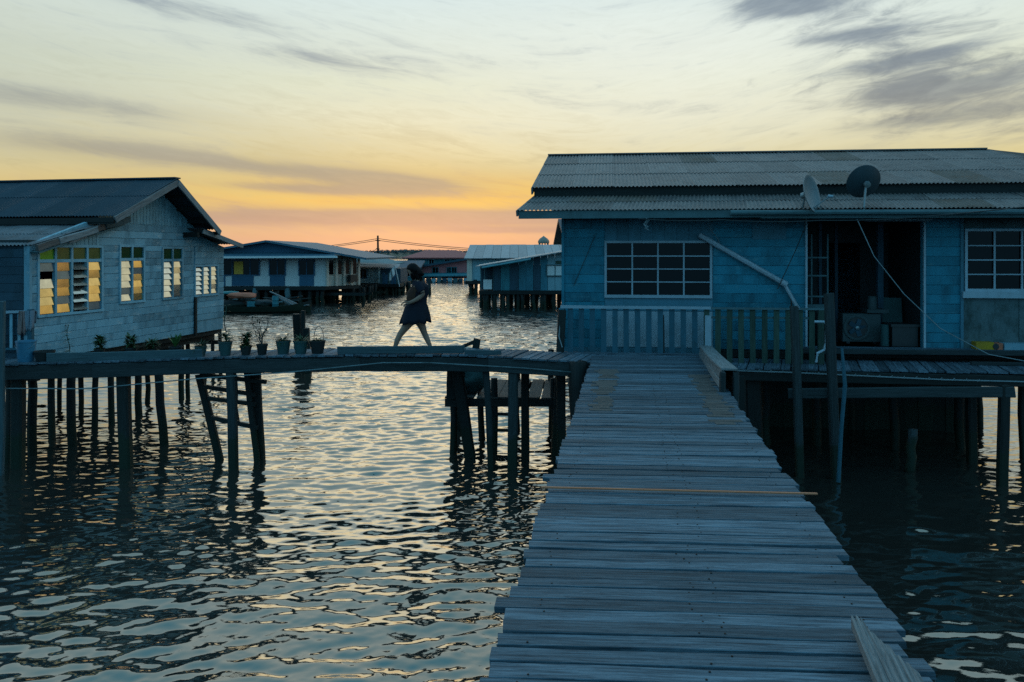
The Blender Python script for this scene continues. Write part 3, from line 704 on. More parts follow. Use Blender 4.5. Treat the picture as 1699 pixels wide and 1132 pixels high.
# windows
def win(par, fr, W, cols, upper, mats, nl=6, v=.0, seed=0, dull=()):
    u0, u1, z0, z1 = W; t = .035; rn = random.Random(seed)
    w = thing('window', '', '', fr.w((u0+u1)/2, .03, z0), fr.a)
    del w['label']; del w['category']; w.parent = par; w.matrix_basis = inv(par) @ (Matrix.Translation(fr.w((u0+u1)/2, .03, z0)) @ Matrix.Rotation(fr.a, 4, 'Z'))
    f = MB(); f.box(fr, u0-.03, u1+.03, -.045, .02, z1-.004, z1+.045).box(fr, u0-.03, u1+.03, -.06, .02, z0-.045, z0+.004)
    f.box(fr, u0-.03, u0+.02, -.045, .02, z0+.004, z1-.004).box(fr, u1-.02, u1+.03, -.045, .02, z0+.004, z1-.004)
    zu = z1-upper if upper else z1
    if upper: f.box(fr, u0+.02, u1-.02, -.04, .02, zu-.03, zu+.03)
    cw = (u1-u0)/cols
    for i in range(1, cols): f.box(fr, u0+cw*i-.025, u0+cw*i+.025, -.042, .02, z0+.004, z1-.004)
    f.build('frame', M['white'] if False else M['blue_grey'], w)
    for i in range(cols):
        a, b = u0+cw*i+.022, u0+cw*(i+1)-.022
        if upper: MB().box(fr, a, b, -.012, -.006, zu+.03, z1-.004).build('pane', mats[i], w)
        n = nl; lz0, lz1 = z0+.02, zu-(.03 if upper else 0); h = (lz1-lz0)/n
        base = (9, 5, 40, 6)[i % 4] if cols != 2 else ((9, 5) if seed == 2 else (15, 7))[i]
        if cols == 3: base = (20, 14, 11)[i]
        for j in range(n):
            if seed == 1 and (i, j) == (0, 4): continue
            ti = R(base+rn.uniform(-3, 3)); c = (lz0+h*(j+.5))
            dv, dz = math.sin(ti)*h*.54, math.cos(ti)*h*.54
            mt = M['louvre_sunset'] if (seed == 1 and i in (1, 3)) or (seed == 1 and i == 0 and j < 3) or (seed == 2 and i == 1) else M['louvre']
            if rn.random() < .1: mt = M['louvre_dull']
            # lower edge leans out of the wall, as louvres do
            p = [fr.w(a, -.012-dv, c-dz), fr.w(b, -.012-dv, c-dz), fr.w(b, -.012+dv, c+dz), fr.w(a, -.012+dv, c+dz)]
            MB().prism(p, (fr.w(0, .006, 0)-fr.w(0, 0, 0))).build('louvre', mt, w)
    return w
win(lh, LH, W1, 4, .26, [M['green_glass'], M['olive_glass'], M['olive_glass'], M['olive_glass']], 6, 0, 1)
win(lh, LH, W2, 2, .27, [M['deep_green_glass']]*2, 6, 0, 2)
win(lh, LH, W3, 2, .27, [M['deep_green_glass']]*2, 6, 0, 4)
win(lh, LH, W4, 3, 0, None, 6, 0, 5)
# rest of the shell: floor, back wall, front wall, ceiling
MB().box(LH, -.02, 6.42, .085, 8.2, FZ-.12, FZ).build('floor', M['dark'], lh)
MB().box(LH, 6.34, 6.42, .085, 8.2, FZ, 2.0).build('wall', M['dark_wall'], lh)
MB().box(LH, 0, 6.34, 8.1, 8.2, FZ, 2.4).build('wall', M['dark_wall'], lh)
MB().box(LH, -.02, .05, .085, 8.1, FZ, 2.0).build('wall', M['dark_wall'], lh)  # lean-to shade put into the dark colour of this wall and its boards
z = FZ
while z < 1.9:
    for k in range(3): bar('board', lh, LH.w(-.035, .1+2.6*k, z+.08), LH.w(-.035, .1+2.6*(k+1)-.01, z+.08), .02, .15, M['dark_wall'], 'box', None, R(-3))
    z += .158
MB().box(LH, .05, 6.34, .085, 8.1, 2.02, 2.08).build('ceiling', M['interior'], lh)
MB().box(LH, -.07, -.01, -.06, .05, FZ, 2.0).build('corner_board', M['blue_grey'], lh)
bar('corner_board', lh, LH.w(5.11, -.05, FZ-.05), LH.w(5.11, -.05, .75), .07, .05, M['dark'], 'box', LH.V+(0,))
# main roof
rl = 9.0
e0, r0 = LH.w(fe_[0], -.6, fe_[1]), LH.w(ridge[0], -.6, ridge[1]); e1, r1 = LH.w(fe_[0], rl, fe_[1]), LH.w(ridge[0], rl, ridge[1])
roof_slope(lh, e0, e1, r0, r1, M['roof_dark'], .95, 2)
b0, b1 = LH.w(be_[0], -.6, be_[1]), LH.w(be_[0], rl, be_[1])
roof_slope(lh, b0, b1, r0, r1, M['roof_dark'], .95, 2)
bar('ridge_cap', lh, r0+Vector((0, 0, .02)), r1+Vector((0, 0, .02)), .22, .03, M['roof_dark'])
dz = Vector((0, 0, -.085))
bar('bargeboard', lh, e0+dz, r0+dz, .04, .14, M['grey'], 'rough'); bar('bargeboard', lh, r0+dz, b0+dz, .04, .14, M['grey'], 'rough')
bar('eave_fascia', lh, e0+Vector((0, 0, -.10)), e1+Vector((0, 0, -.10)), .03, .13, M['dark'])
for q in (.25, .5, .75, 1.0):
    for s in (e0, b0):
        a = r0.lerp(s, q)+Vector((0, 0, -.09)); bar('purlin', lh, a, a+LH.w(0, .62, 0)-LH.w(0, 0, 0), .06, .08, M['dark'])
MB().box(LH, fe_[0]+.05, fe_[0]+.09, .1, rl, 2.0, fe_[1]-.05).build('wall', M['dark_wall'], lh)
# front lean-to roof
l0 = LH.at(62, 405, -.25); l1 = LH.at(215, 365, -.25)
a0, a1, c0, c1 = LH.w(-.75, -.25, 1.86), LH.w(-.75, 8, 1.90), LH.w(2.35, -.25, 2.52), LH.w(2.0, 8, 2.50)
a0 = LH.w(l0[0]-.05, -.25, l0[1])
roof_slope(lh, LH.w(-.1, -.12, 1.985), LH.w(-.75, 8, 1.9), LH.w(1.62, -.12, 2.40), LH.w(1.62, 8, 2.44), M['roof_rust'], .8, 2)
for k, (q0, q1, dv, mt) in enumerate(((0, .36, -.24, 'deck_worn'), (.22, .62, -.26, 'grey'), (.5, .84, -.24, 'deck_worn'), (.72, 1.02, -.27, 'kerb'))):
    p0, p1 = LH.w(-.1, dv, 1.93), LH.w(2.35, dv, 2.55)
    bar('edge_board', lh, p0.lerp(p1, q0)+Vector((0, 0, random.uniform(-.03, .01))), p0.lerp(p1, q1)+Vector((0, 0, random.uniform(-.02, .02))), .05, .12, M[mt], 'rough')
for k, (q0, q1) in enumerate(((.02, .30), (.33, .52), (.55, .97))):
    p0, p1 = LH.w(-.1, -.14, 1.83), LH.w(2.35, -.14, 2.45)
    bar('edge_board', lh, p0.lerp(p1, q0), p0.lerp(p1, q1), .2, .035, M['fascia' if k != 1 else 'grey'], 'rough')
bar('eave_fascia', lh, LH.w(-.6, .1, 1.84), LH.w(-.7, 8, 1.82), .05, .12, M['dark'])
# back lean-to roof
k0, k1 = LH.at(312, 377, -.45), LH.at(402, 405, -.45)
roof_slope(lh, LH.w(k1[0], -.45, k1[1]), LH.w(k1[0], rl, k1[1]), LH.w(be_[0]-.5, -.45, be_[1]+.02), LH.w(be_[0]-.5, rl, be_[1]+.02), M['roof_dark'], .95, 1)
bar('bargeboard', lh, LH.w(be_[0]-.5, -.45, be_[1]-.06), LH.w(k1[0], -.45, k1[1]-.06), .04, .11, M['grey'], 'rough')
bar('purlin', lh, LH.w(be_[0]-.6, -.4, be_[1]-.14), LH.w(be_[0]-.6, .3, be_[1]-.14), .1, .12, M['dark'])
# piles under the house
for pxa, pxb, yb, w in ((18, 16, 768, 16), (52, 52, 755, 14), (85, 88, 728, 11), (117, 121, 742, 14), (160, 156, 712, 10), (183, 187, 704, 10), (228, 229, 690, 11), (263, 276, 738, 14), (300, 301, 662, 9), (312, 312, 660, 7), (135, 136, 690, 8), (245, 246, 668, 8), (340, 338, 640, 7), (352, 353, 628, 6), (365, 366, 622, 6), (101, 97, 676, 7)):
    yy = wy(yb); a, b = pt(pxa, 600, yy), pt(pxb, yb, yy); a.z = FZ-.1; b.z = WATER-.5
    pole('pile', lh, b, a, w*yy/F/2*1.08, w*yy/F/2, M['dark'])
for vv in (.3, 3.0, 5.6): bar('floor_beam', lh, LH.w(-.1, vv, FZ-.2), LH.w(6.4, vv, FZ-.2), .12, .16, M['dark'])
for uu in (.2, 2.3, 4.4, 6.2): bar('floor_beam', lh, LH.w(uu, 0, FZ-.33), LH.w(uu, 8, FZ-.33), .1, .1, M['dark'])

# railing and small things at the far left
rg = thing('railing', 'pale blue baluster railing at the left house porch', 'railing', (-9.4, 14.45, -.05))
bar('top_rail', rg, (-10.2, 14.45, .74), (-8.72, 14.45, .78), .06, .045, M['white'])
bar('bottom_rail', rg, (-10.2, 14.45, .10), (-8.75, 14.45, .10), .05, .04, M['blue_slat'])
for k in range(10): bar('baluster', rg, (-10.1+.145*k, 14.45, .08), (-10.1+.145*k, 14.45, .73), .05, .02, M['blue_grey'], 'box', (0, 1, 0))
bar('post', rg, (-8.73, 14.45, -.1), (-8.73, 14.45, .82), .08, .08, M['blue_slat'])
def towel(name, x0, x1, mat, label, zl, ph):
    vs_, fs = [], []; n, m = 10, 12
    for i in range(n+1):
        for j in range(m+1):
            q = j/m; x = x0+(x1-x0)*i/n+.015*math.sin(q*5+i+ph)
            if q < .3: yy, z = 14.50, .81-(.3-q)/.3*.25
            else: yy, z = 14.40-.02*math.sin(i*1.5+ph), .81-(q-.3)/.7*zl*(1+.1*math.sin(i+ph))
            vs_.append((x, yy+.02*math.sin(i*1.3+ph)*q, z))
    for i in range(n):
        for j in range(m): a = i*(m+1)+j; fs.append((a, a+1, a+m+2, a+m+1))
    mb = MB(); mb.add(vs_, fs); o = mb.build(name, mat, None, True); sm = o.modifiers.new('t', 'SOLIDIFY'); sm.thickness = .008; tag(o, label, 'towel')
towel('towel', -8.93, -8.80, M['cloth_pink'], 'faded pink towel draped over the porch railing', .42, 0)
towel('towel', -8.79, -8.66, M['cloth_grey'], 'pale grey towel draped beside the pink towel', .36, 2)
def pail(name, c, r0, r1, h, mat, par=None):
    return MB().lathe(c, [(0.001, 0), (r0, 0), (r0*1.02, .01), (r1, h-.02), (r1*1.05, h-.02), (r1*1.05, h), (r1*.96, h), (r0*.95, .03), (.001, .03)], 18).build(name, mat, par, True)
bk = thing('bucket', 'light blue plastic bucket standing at the bridge left end', 'bucket', (-8.45, 13.85, -.05))
pail('body', (-8.45, 13.85, -.045), .125, .16, .36, M['bucket'], bk)
MB().tube([Vector((-8.45+.165*math.cos(a), 13.85-.03-.1*math.sin(a), .28-.12*math.sin(a))) for a in [math.pi*k/10 for k in range(11)]], .004, 4).build('handle', M['metal'], bk)
tr = thing('planter_tray', 'low dark planter tray between blue bucket and kerb board', 'planter', (-8.13, 13.85, -.04))
pail('tray', (-8.13, 13.85, -.03), .13, .165, .17, M['pot_dark'], tr); MB().lathe((-8.13, 13.85, .1), [(.001, 0), (.15, 0)], 14).build('soil', M['soil'], tr)

# ------------------------------------------------------------------ potted plants along the bridge
def leaf(mb, p, d, L, w, droop=.3):
    p, d = Vector(p), Vector(d).normalized(); s = d.cross(Vector((0, 0, 1)));
    s = s.normalized() if s.length > .05 else Vector((1, 0, 0)); n = s.cross(d); pts = []
    for i in range(4):
        q = i/3; c = p+d*L*q-Vector((0, 0, droop*L*q*q)); ww = w*(.35, 1, .75, .04)[i]
        pts += [c-s*ww/2, c+s*ww/2]
    mb.add(pts, [(0, 1, 3, 2), (2, 3, 5, 4), (4, 5, 7, 6)])
def bush(mb, c, r, h, n, L, w, rn):
    for _ in range(n):
        a = rn.uniform(0, 6.28); rr = r*rn.random()**.5*.8; zz = rn.uniform(0, h)
        leaf(mb, (c[0]+math.cos(a)*rr*.6, c[1]+math.sin(a)*rr*.6, c[2]+zz), (math.cos(a), math.sin(a), rn.uniform(-.1, 1.2)), L*rn.uniform(.6, 1.3), w, rn.uniform(.1, .6))
def potted(px, pyb, r, h, mat, kind, label, seed, y=13.88, group='pots along the bridge edge'):
    rn = random.Random(seed); x = (px-CX)*y/F; z = bz(x)+.002
    p = thing('potted_plant', label, 'potted plant', (x, y, z), 0, group)
    pail('pot', (x, y, z), r*.72, r, h, mat, p)
    MB().lathe((x, y, z+h*.86), [(.001, .008), (r*.9, 0)], 14).build('soil', M['soil'], p)
    mb = MB(); c = (x, y, z+h*.86)
    if kind == 'twigs':
        st = MB()
        for k in range(9):
            a = rn.uniform(0, 6.28); pts = [Vector(c)]
            for i in range(5): pts.append(pts[-1]+Vector((math.cos(a)*.04+rn.uniform(-.05, .05), math.sin(a)*.03, rn.uniform(.05, .13))))
            st.tube(pts, [.007*(1-.15*i) for i in range(6)], 4)
            for q in pts[2:]:
                for _ in range(3): leaf(mb, q, (rn.gauss(0, 1), rn.gauss(0, .6), rn.uniform(-.2, .8)), .07, .03)
        st.build('stem', M['deck_worn'], p)
    elif kind == 'tall':
        st = MB(); pts = [Vector(c)+Vector((.02*math.sin(i*1.4), 0, .11*i)) for i in range(7)]; st.tube(pts, .008, 5)
        for i in range(1, 7):
            for _ in range(3): leaf(mb, pts[i], (rn.gauss(0, 1), rn.gauss(0, .5), rn.uniform(.0, .8)), .10, .03)
        bush(mb, c, r*1.3, .16, 60, .16, .03, rn); st.build('stem', M['green_slat'], p)
    elif kind == 'bush': bush(mb, c, r*1.3, .16, 110, .13, .04, rn)
    elif kind == 'grass': bush(mb, c, r*1.1, .06, 90, .17, .016, rn)
    elif kind == 'hoop':
        bush(mb, c, r*1.1, .05, 70, .11, .02, rn)
        MB().tube([Vector((x+.02+r*.9*math.cos(t)*.7, y, z+h*.9+.27*math.sin(t)**.8)) for t in [math.pi*k/12 for k in range(13)]], .006, 5).build('handle', M['deck_worn'], p)
    elif kind == 'ball': bush(mb, c, r*1.25, .22, 170, .10, .045, rn)
    if mb.f: mb.build('foliage', M['leaf'], p)
    return p
potted(333, 600, .10, .17, M['pot'], 'grass', 'squat green pot at the right end of the deep edging board', 1)
potted(374, 600, .115, .235, M['pot'], 'tall', 'tall green grey pot with a long bare stemmed plant', 2)
potted(408, 600, .10, .16, M['pot_dark'], 'ball', 'rounded black pot with a bushy dark plant', 3)
potted(435, 600, .095, .18, M['pot_dark'], 'twigs', 'small black pot with spreading leafy twigs', 4)
potted(470, 600, .125, .23, M['pot'], 'grass', 'wide straight grey green pot with hardly any growth', 5)
potted(499, 600, .125, .225, M['pot'], 'grass', 'grey green pot standing before the mooring posts', 6)
potted(527, 600, .135, .22, M['pot_dark'], 'hoop', 'black tub with a thin hoop handle and low plants', 7)
potted(165, 600, .09, .17, M['pot_dark'], 'ball', 'small dark round bush behind the deep edging board', 8, 14.1)
potted(217, 600, .10, .17, M['pot_dark'], 'ball', 'bigger dark round bush behind the deep edging board', 9, 14.1)
potted(252, 600, .08, .13, M['pot_dark'], 'bush', 'low sprawling plant between round bush and spiky plant', 10, 14.15)
sp_ = potted(291, 600, .11, .16, M['pot_dark'], 'none', 'spiky plant with long upright blades near the house corner', 11, 14.1)
mb = MB(); rn = random.Random(4)
for _ in range(26):
    a = rn.uniform(0, 6.28); x = (291-CX)*14.1/F; leaf(mb, (x, 14.1, bz(x)+.14), (math.cos(a)*.55, math.sin(a)*.55, 1.0), rn.uniform(.22, .36), .035, .12)
mb.build('foliage', M['leaf_bright'], sp_)
vn = thing('climbing_stem', 'thin leafy stem climbing the left house wall', 'plant', LH.w(.83, -.16, FZ))
pts = [LH.w(.83+.04*math.sin(i*1.1), -.10, FZ+.1*i) for i in range(7)]
MB().tube(pts, .008, 4).build('stem', M['green_slat'], vn); mb = MB(); rn = random.Random(2)
for q in pts:
    for _ in range(4): leaf(mb, q, (rn.gauss(0, 1), rn.gauss(0, 1), .3), .08, .035)
mb.build('foliage', M['leaf'], vn)

# ------------------------------------------------------------------ walking woman
def skin_mesh(name, nodes, edges, mat, par, root, lv=2):
    me = bpy.data.meshes.new(name); me.from_pydata([n[0] for n in nodes], edges, []); o = bpy.data.objects.new(name, me); C.objects.link(o)
    o.modifiers.new('s', 'SKIN'); sv = me.skin_vertices[0].data
    for i, n in enumerate(nodes): r = n[1]; sv[i].radius = r if isinstance(r, tuple) else (r, r)
    sv[root].use_root = True
    ss = o.modifiers.new('ss', 'SUBSURF'); ss.levels = lv; ss.render_levels = lv
    bpy.context.view_layer.update(); dg = bpy.context.evaluated_depsgraph_get(); m2 = bpy.data.meshes.new_from_object(o.evaluated_get(dg))
    bpy.data.objects.remove(o); m2.shade_smooth(); m2.materials.clear(); m2.materials.append(mat); m2.transform(inv(par))
    o = bpy.data.objects.new(name, m2); C.objects.link(o); o.parent = par; return o
def woman():
    Y0 = 14.0; k = Y0/F; gz = bz(-1.7)
    G = 586.0
    def p(px, py, dy=0.0): return Vector(((px-CX)*k, Y0+dy, gz+(G-py)*k))
    w = thing('person', 'woman in short dark dress walking across the bridge with bowed head', 'person', (p(690, G).x, Y0, gz))
    nodes = [(p(689, 524), (.13, .125)),                                        # 0 pelvis
             (p(690, 508), (.115, .11)), (p(692, 490), (.12, .12)), (p(694, 477), (.115, .12)), (p(690, 466), .052), (p(685.5, 459), .05),   # 1-5 spine to neck
             (p(684, 453), (.072, .078)), (p(682, 446), (.080, .088)), (p(681.5, 441.5), .05),                                               # 6-8 head
             (p(696, 474, -.16), .055), (p(705, 489, -.20), .047), (p(695, 497, -.235), .040), (p(684, 503, -.225), .029),                # 9-12 near arm
             (p(697, 474, .16), .055), (p(700, 490, .20), .045), (p(687, 500, .2), .037), (p(675, 503, .16), .028),                        # 13-16 far arm
             (p(683, 532, -.08), .10), (p(671, 548, -.08), .068), (p(665, 556, -.08), .056), (p(660, 566, -.08), .052), (p(656, 579, -.08), .036), (p(655.5, 583, -.08), .038), (p(648, 585, -.08), .028),   # 17-23 leading leg
             (p(695, 532, .08), .10), (p(700, 546, .08), .07), (p(703, 555, .08), .055), (p(708, 566, .08), .052), (p(713, 577, .08), .036), (p(714, 581, .08), .038), (p(706, 585, .08), .028)]     # 24-30 trailing leg
    E = [(0, 1), (1, 2), (2, 3), (3, 4), (4, 5), (5, 6), (6, 7), (7, 8), (3, 9), (9, 10), (10, 11), (11, 12), (3, 13), (13, 14), (14, 15), (15, 16),
         (0, 17), (17, 18), (18, 19), (19, 20), (20, 21), (21, 22), (22, 23), (0, 24), (24, 25), (25, 26), (26, 27), (27, 28), (28, 29), (29, 30)]
    # hands: palm then four fingers and a thumb, loosely curled
    def hand(i0, s):
        b = nodes[i0][0]; i = len(nodes); nodes.append((b+Vector((-.055, 0, -.012)), (.026, .016))); E.append((i0, i))
        for f in range(4):
            o = Vector((-.085, (-.027+.018*f)*s, -.018-.004*abs(f-1))); L = (.030, .035, .034, .026)[f]
            a = len(nodes); nodes.append((b+o, .0085)); nodes.append((b+o+Vector((-L*.8, 0, -L*.6)), .008)); nodes.append((b+o+Vector((-L*.9, 0, -L*1.6)), .007)); E.extend([(i, a), (a, a+1), (a+1, a+2)])
        a = len(nodes); nodes.append((b+Vector((-.045, -.02*s, .018)), .010)); nodes.append((b+Vector((-.08, -.028*s, .020)), .008)); E.extend([(i0, a), (a, a+1)])
    hand(12, 1); hand(16, -1)
    body = skin_mesh('body', nodes, E, M['skin'], w, 0)
    # face: brow, nose, lips, chin and eyes as small forms on the bowed head (she looks left and down)
    fc = p(682, 447.5); fwd = Vector((-.86, 0, -.5)); upv = Vector((-.5, 0, .86))
    mb = MB()
    mb.lathe(fc+fwd*.082+upv*-.004, [(.001, .022), (.010, .014), (.014, -.012), (.001, -.02)], 8, fwd)
    mb.build('nose', M['skin'], w, True)
    for s in (-1, 1): MB().lathe(fc+fwd*.074+upv*.018+Vector((0, .03*s, 0)), [(.001, .009), (.008, .005), (.010, -.004), (.001, -.006)], 8, fwd).build('eye', M['black'], w, True)
    MB().lathe(fc+fwd*.073-upv*.038, [(.001, .008), (.018, .003), (.016, -.006), (.001, -.008)], 10, fwd).build('mouth', M['dress_print'], w, True)
    for s in (-1, 1): MB().lathe(p(685, 449, .078*s), [(.001, .012), (.018, .008), (.022, -.004), (.001, -.01)], 10, (0, s, 0)).build('ear', M['skin'], w, True)
    # hair: full cap over crown and sides, falling behind the bowed head to the nape
    bm = bmesh.new(); bmesh.ops.create_icosphere(bm, subdivisions=4, radius=1)
    c = p(684, 448)
    for v in list(bm.verts):
        x, yq, z = v.co; n = 1+.05*mnoise.noise(v.co*3)+.035*mnoise.noise(v.co*8)
        xx, yy, zz = x*.112*n, yq*.100*n, z*.100*n
        if x > 0: t = max(0, .45-z); zz -= .15*t*x; xx += .065*t*x
        if x < 0: xx *= .88
        if x < -.3 and z < .35: k2 = min(1, (.35-z)*2.2); xx *= 1-.45*k2
        v.co = Vector((xx, yy, zz))
    me = bpy.data.meshes.new('hair'); bm.to_mesh(me); bm.free(); me.shade_smooth(); me.materials.append(M['hair'])
    me.transform(Matrix.Rotation(R(-24), 4, 'Y')); me.transform(inv(w) @ Matrix.Translation(c)); o = bpy.data.objects.new('hair', me); C.objects.link(o); o.parent = w
    mb = MB(); rn = random.Random(3)
    for _ in range(130):
        a = rn.uniform(-1, 1); s0 = p(rn.choice((691, 691, 686))+rn.uniform(-4, 4), 453+rn.uniform(-4, 4), a*.095); pts = [s0]
        for i in range(4): pts.append(pts[-1]+Vector((.013+rn.uniform(-.01, .014), rn.uniform(-.012, .012), -.036+rn.uniform(-.008, .006))))
        mb.tube(pts, [.012, .013, .011, .008, .002], 4)
    stuff(mb.build('hair_ends', M['hair'], w, True))
    # dress: rings from neckline to a rippled hem
    rings = [(690, 467, .07, .085), (694.5, 469.5, .105, .155), (697.5, 477, .150, .19), (694, 487, .19, .19), (692, 497, .178, .18), (691.5, 505, .176, .178), (690.5, 512, .208, .205), (690, 521, .235, .23), (689, 530, .262, .255), (689, 537.5, .275, .265)]
    n = 40; vs_, fs = [], []
    for ri, (px, py, rx, ry) in enumerate(rings):
        c = p(px, py); f = max(0, (ri-5)/4)
        for i in range(n):
            a = 2*math.pi*i/n; rp = 1+.075*f*math.sin(a*9+1+ri*.2)+.045*f*math.sin(a*5)+.02*math.sin(a*7+ri)
            # shoulders slope forward with the bent neck
            vs_.append(c+Vector((math.cos(a)*rx*rp, math.sin(a)*ry*rp, (.018*f*math.sin(a*9)+(.02*math.cos(a)*f)))))
    for r in range(len(rings)-1):
        for i in range(n): j = (i+1) % n; fs.append((r*n+i, r*n+j, (r+1)*n+j, (r+1)*n+i))
    mb = MB(); mb.add(vs_, fs); o = mb.build('dress', M['dress'], w, True); o.modifiers.new('t', 'SOLIDIFY').thickness = .006
    for s in (-1, 1):
        MB().tube([p(695, 472.5, .13*s), p(697.5, 477, .175*s), p(701.5, 484, .195*s), p(703, 487.5, .2*s)], [.075, .073, .068, .07], 12).build('sleeve', M['dress'], w, True)
    # patterned front panel seen under her arm
    mb = MB(); vs_, fs = [], []
    for r, (px, py, rx, ry) in enumerate(rings[2:6]):
        c = p(px, py)
        for i in range(9): a = math.pi*(.62+.85*i/8); vs_.append(c+Vector((math.cos(a)*(rx+.008), math.sin(a)*(ry+.008), 0)))
    for r in range(3):
        for i in range(8): fs.append((r*9+i, r*9+i+1, (r+1)*9+i+1, (r+1)*9+i))
    mb.add(vs_, fs); mb.build('front_panel', M['dress_print'], w, True)
woman()

# ------------------------------------------------------------------ right house
RH = Fr(1.01, 15.6, R(-6.5))
rh = thing('blue_house', 'blue clapboard house on piles with two roof dishes', 'house', RH.w(4, 4, WATER), RH.a)
DEP = 6.4; UR = 10.2
DOOR = (4.60, 6.68, .02, 2.48)
WA_ = (.84, 2.80, 1.03, 2.03); WB = (7.42, 9.6, 1.16, 2.24)
HR = [WA_, DOOR, WB]
wall_cells(RH, 0, UR, 0, .09, 0, 2.75, HR).build('wall', M['blue'], rh)
PAN = [(.80, 2.86, .0, 1.0), (.80, 2.86, 2.05, 2.6)]
clap(RH, rh, .0, 4.60, 0, 2.62, .178, -.002, M['blue'], [(.80, 2.86, 0, 2.62), DOOR], None, 4)
clap(RH, rh, 6.68, 7.34, 0, 2.62, .178, -.002, M['blue'], [], None, 4)
bar('panel_sheet', rh, RH.w(1.83, -.012, .72), RH.w(1.83, -.012, .995), 2.05, .015, M['blue_light'], 'box', RH.V+(0,))
bar('panel_sheet', rh, RH.w(1.83, -.012, .02), RH.w(1.83, -.012, .71), 2.05, .015, M['white'], 'box', RH.V+(0,))
for k in range(9):
    bar('panel_board', rh, RH.w(.92+.229*k, -.012, 2.07), RH.w(.92+.229*k, -.012, 2.62), .224, .016+.004*(k % 2), M['blue_light'], 'box', RH.V+(0,))
bar('panel_sheet', rh, RH.w(3.9, -.035, 2.1), RH.w(3.9, -.035, 2.42), .62, .02, M['blue_light'], 'box', RH.V+(0,))
bar('skirt_board', rh, RH.w(0, -.075, -.09), RH.w(2.7, -.075, -.09), .02, .2, M['blue_light'])
for k in range(3): bar('panel_sheet', rh, RH.w(7.36+.5+1.0*k, -.012, .02), RH.w(7.36+.5+1.0*k, -.012, 1.0), .99, .02+.004*(k % 2), M['grey_panel'], 'box', RH.V+(0,))
bar('panel_sheet', rh, RH.w(8.8, -.012, 2.30), RH.w(8.8, -.012, 2.62), 2.9, .018, M['grey_panel'], 'box', RH.V+(0,))
bar('sill', rh, RH.w(7.36, -.05, 1.07), RH.w(UR, -.05, 1.07), .09, .12, M['white'])
bar('corner_trim', rh, RH.w(7.36, -.03, 0), RH.w(7.36, -.03, 2.6), .05, .05, M['blue_light'], 'box', RH.V+(0,))
bar('corner_trim', rh, RH.w(-.012, -.03, 0), RH.w(-.012, -.03, 2.6), .05, .06, M['blue'], 'box', RH.V+(0,))
for u in (4.58, 6.70): bar('door_jamb', rh, RH.w(u, -.04, 0), RH.w(u, -.04, 2.5), .035, .06, M['white'], 'box', RH.V+(0,))
def grid_win(W, cols, rows, vtrim=True):
    u0, u1, z0, z1 = W; mw = Matrix.Translation(RH.w((u0+u1)/2, .03, z0)) @ Matrix.Rotation(RH.a, 4, 'Z')
    w = bpy.data.objects.new('window', None); C.objects.link(w); w.parent = rh; w.matrix_basis = inv(rh) @ mw
    f = MB(); t = .045
    f.box(RH, u0-t, u1+t, -.05, .03, z1, z1+t).box(RH, u0-t, u1+t, -.06, .03, z0-t*1.3, z0).box(RH, u0-t, u0, -.05, .03, z0, z1).box(RH, u1, u1+t, -.05, .03, z0, z1)
    f.build('frame', M['white'], w)
    cw, ch = (u1-u0)/cols, (z1-z0)/rows
    for i in range(1, cols): bar('mullion', w, RH.w(u0+cw*i, -.022, z0), RH.w(u0+cw*i, -.022, z1), .03, .03, M['white'], 'box', RH.V+(0,))
    for j in range(1, rows): bar('glazing_bar', w, RH.w(u0, -.030, z0+ch*j), RH.w(u1, -.030, z0+ch*j), .022, .022, M['white'])
    for i in range(cols):
        for j in range(rows): MB().box(RH, u0+cw*i+.004, u0+cw*(i+1)-.004, .005, .011, z0+ch*j+.004, z0+ch*(j+1)-.004).build('pane', M['glass'], w)
grid_win(WA_, 4, 4); grid_win((7.46, 9.36, 1.18, 2.24), 4, 4)
# shell
MB().box(RH, 0, UR, .095, DEP, -.14, 0).build('floor', M['dark'], rh)
MB().box(RH, 0, .09, .095, DEP, .0, 2.75).build('wall', M['blue'], rh)
MB().box(RH, UR-.09, UR, .095, DEP, .0, 2.75).build('wall', M['blue'], rh)
MB().box(RH, .09, UR-.09, DEP-.09, DEP, .0, 2.75).build('wall', M['blue'], rh)
MB().box(RH, .09, UR-.09, .095, DEP-.09, 2.70, 2.76).build('ceiling', M['interior'], rh)
# recessed porch
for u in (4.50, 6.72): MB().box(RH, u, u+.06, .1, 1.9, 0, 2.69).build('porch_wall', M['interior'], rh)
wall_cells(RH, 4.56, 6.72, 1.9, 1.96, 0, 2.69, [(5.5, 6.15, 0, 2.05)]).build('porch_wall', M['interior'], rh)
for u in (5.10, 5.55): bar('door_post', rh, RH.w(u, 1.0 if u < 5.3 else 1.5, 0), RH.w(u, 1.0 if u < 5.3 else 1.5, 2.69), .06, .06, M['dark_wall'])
bar('door_post', rh, RH.w(6.22, .9, 0), RH.w(6.22, .9, 2.69), .11, .08, M['dark_wall'])
for z in (.8, 1.0, 1.4, 1.75): bar('grille_bar', rh, RH.w(4.62, .35, z), RH.w(5.08, .35, z), .02, .03 if z > .9 else .09, M['fascia'])
for u in (4.78, 5.08): bar('grille_bar', rh, RH.w(u, .37, .3), RH.w(u, .37, 2.2), .03, .02, M['fascia'])
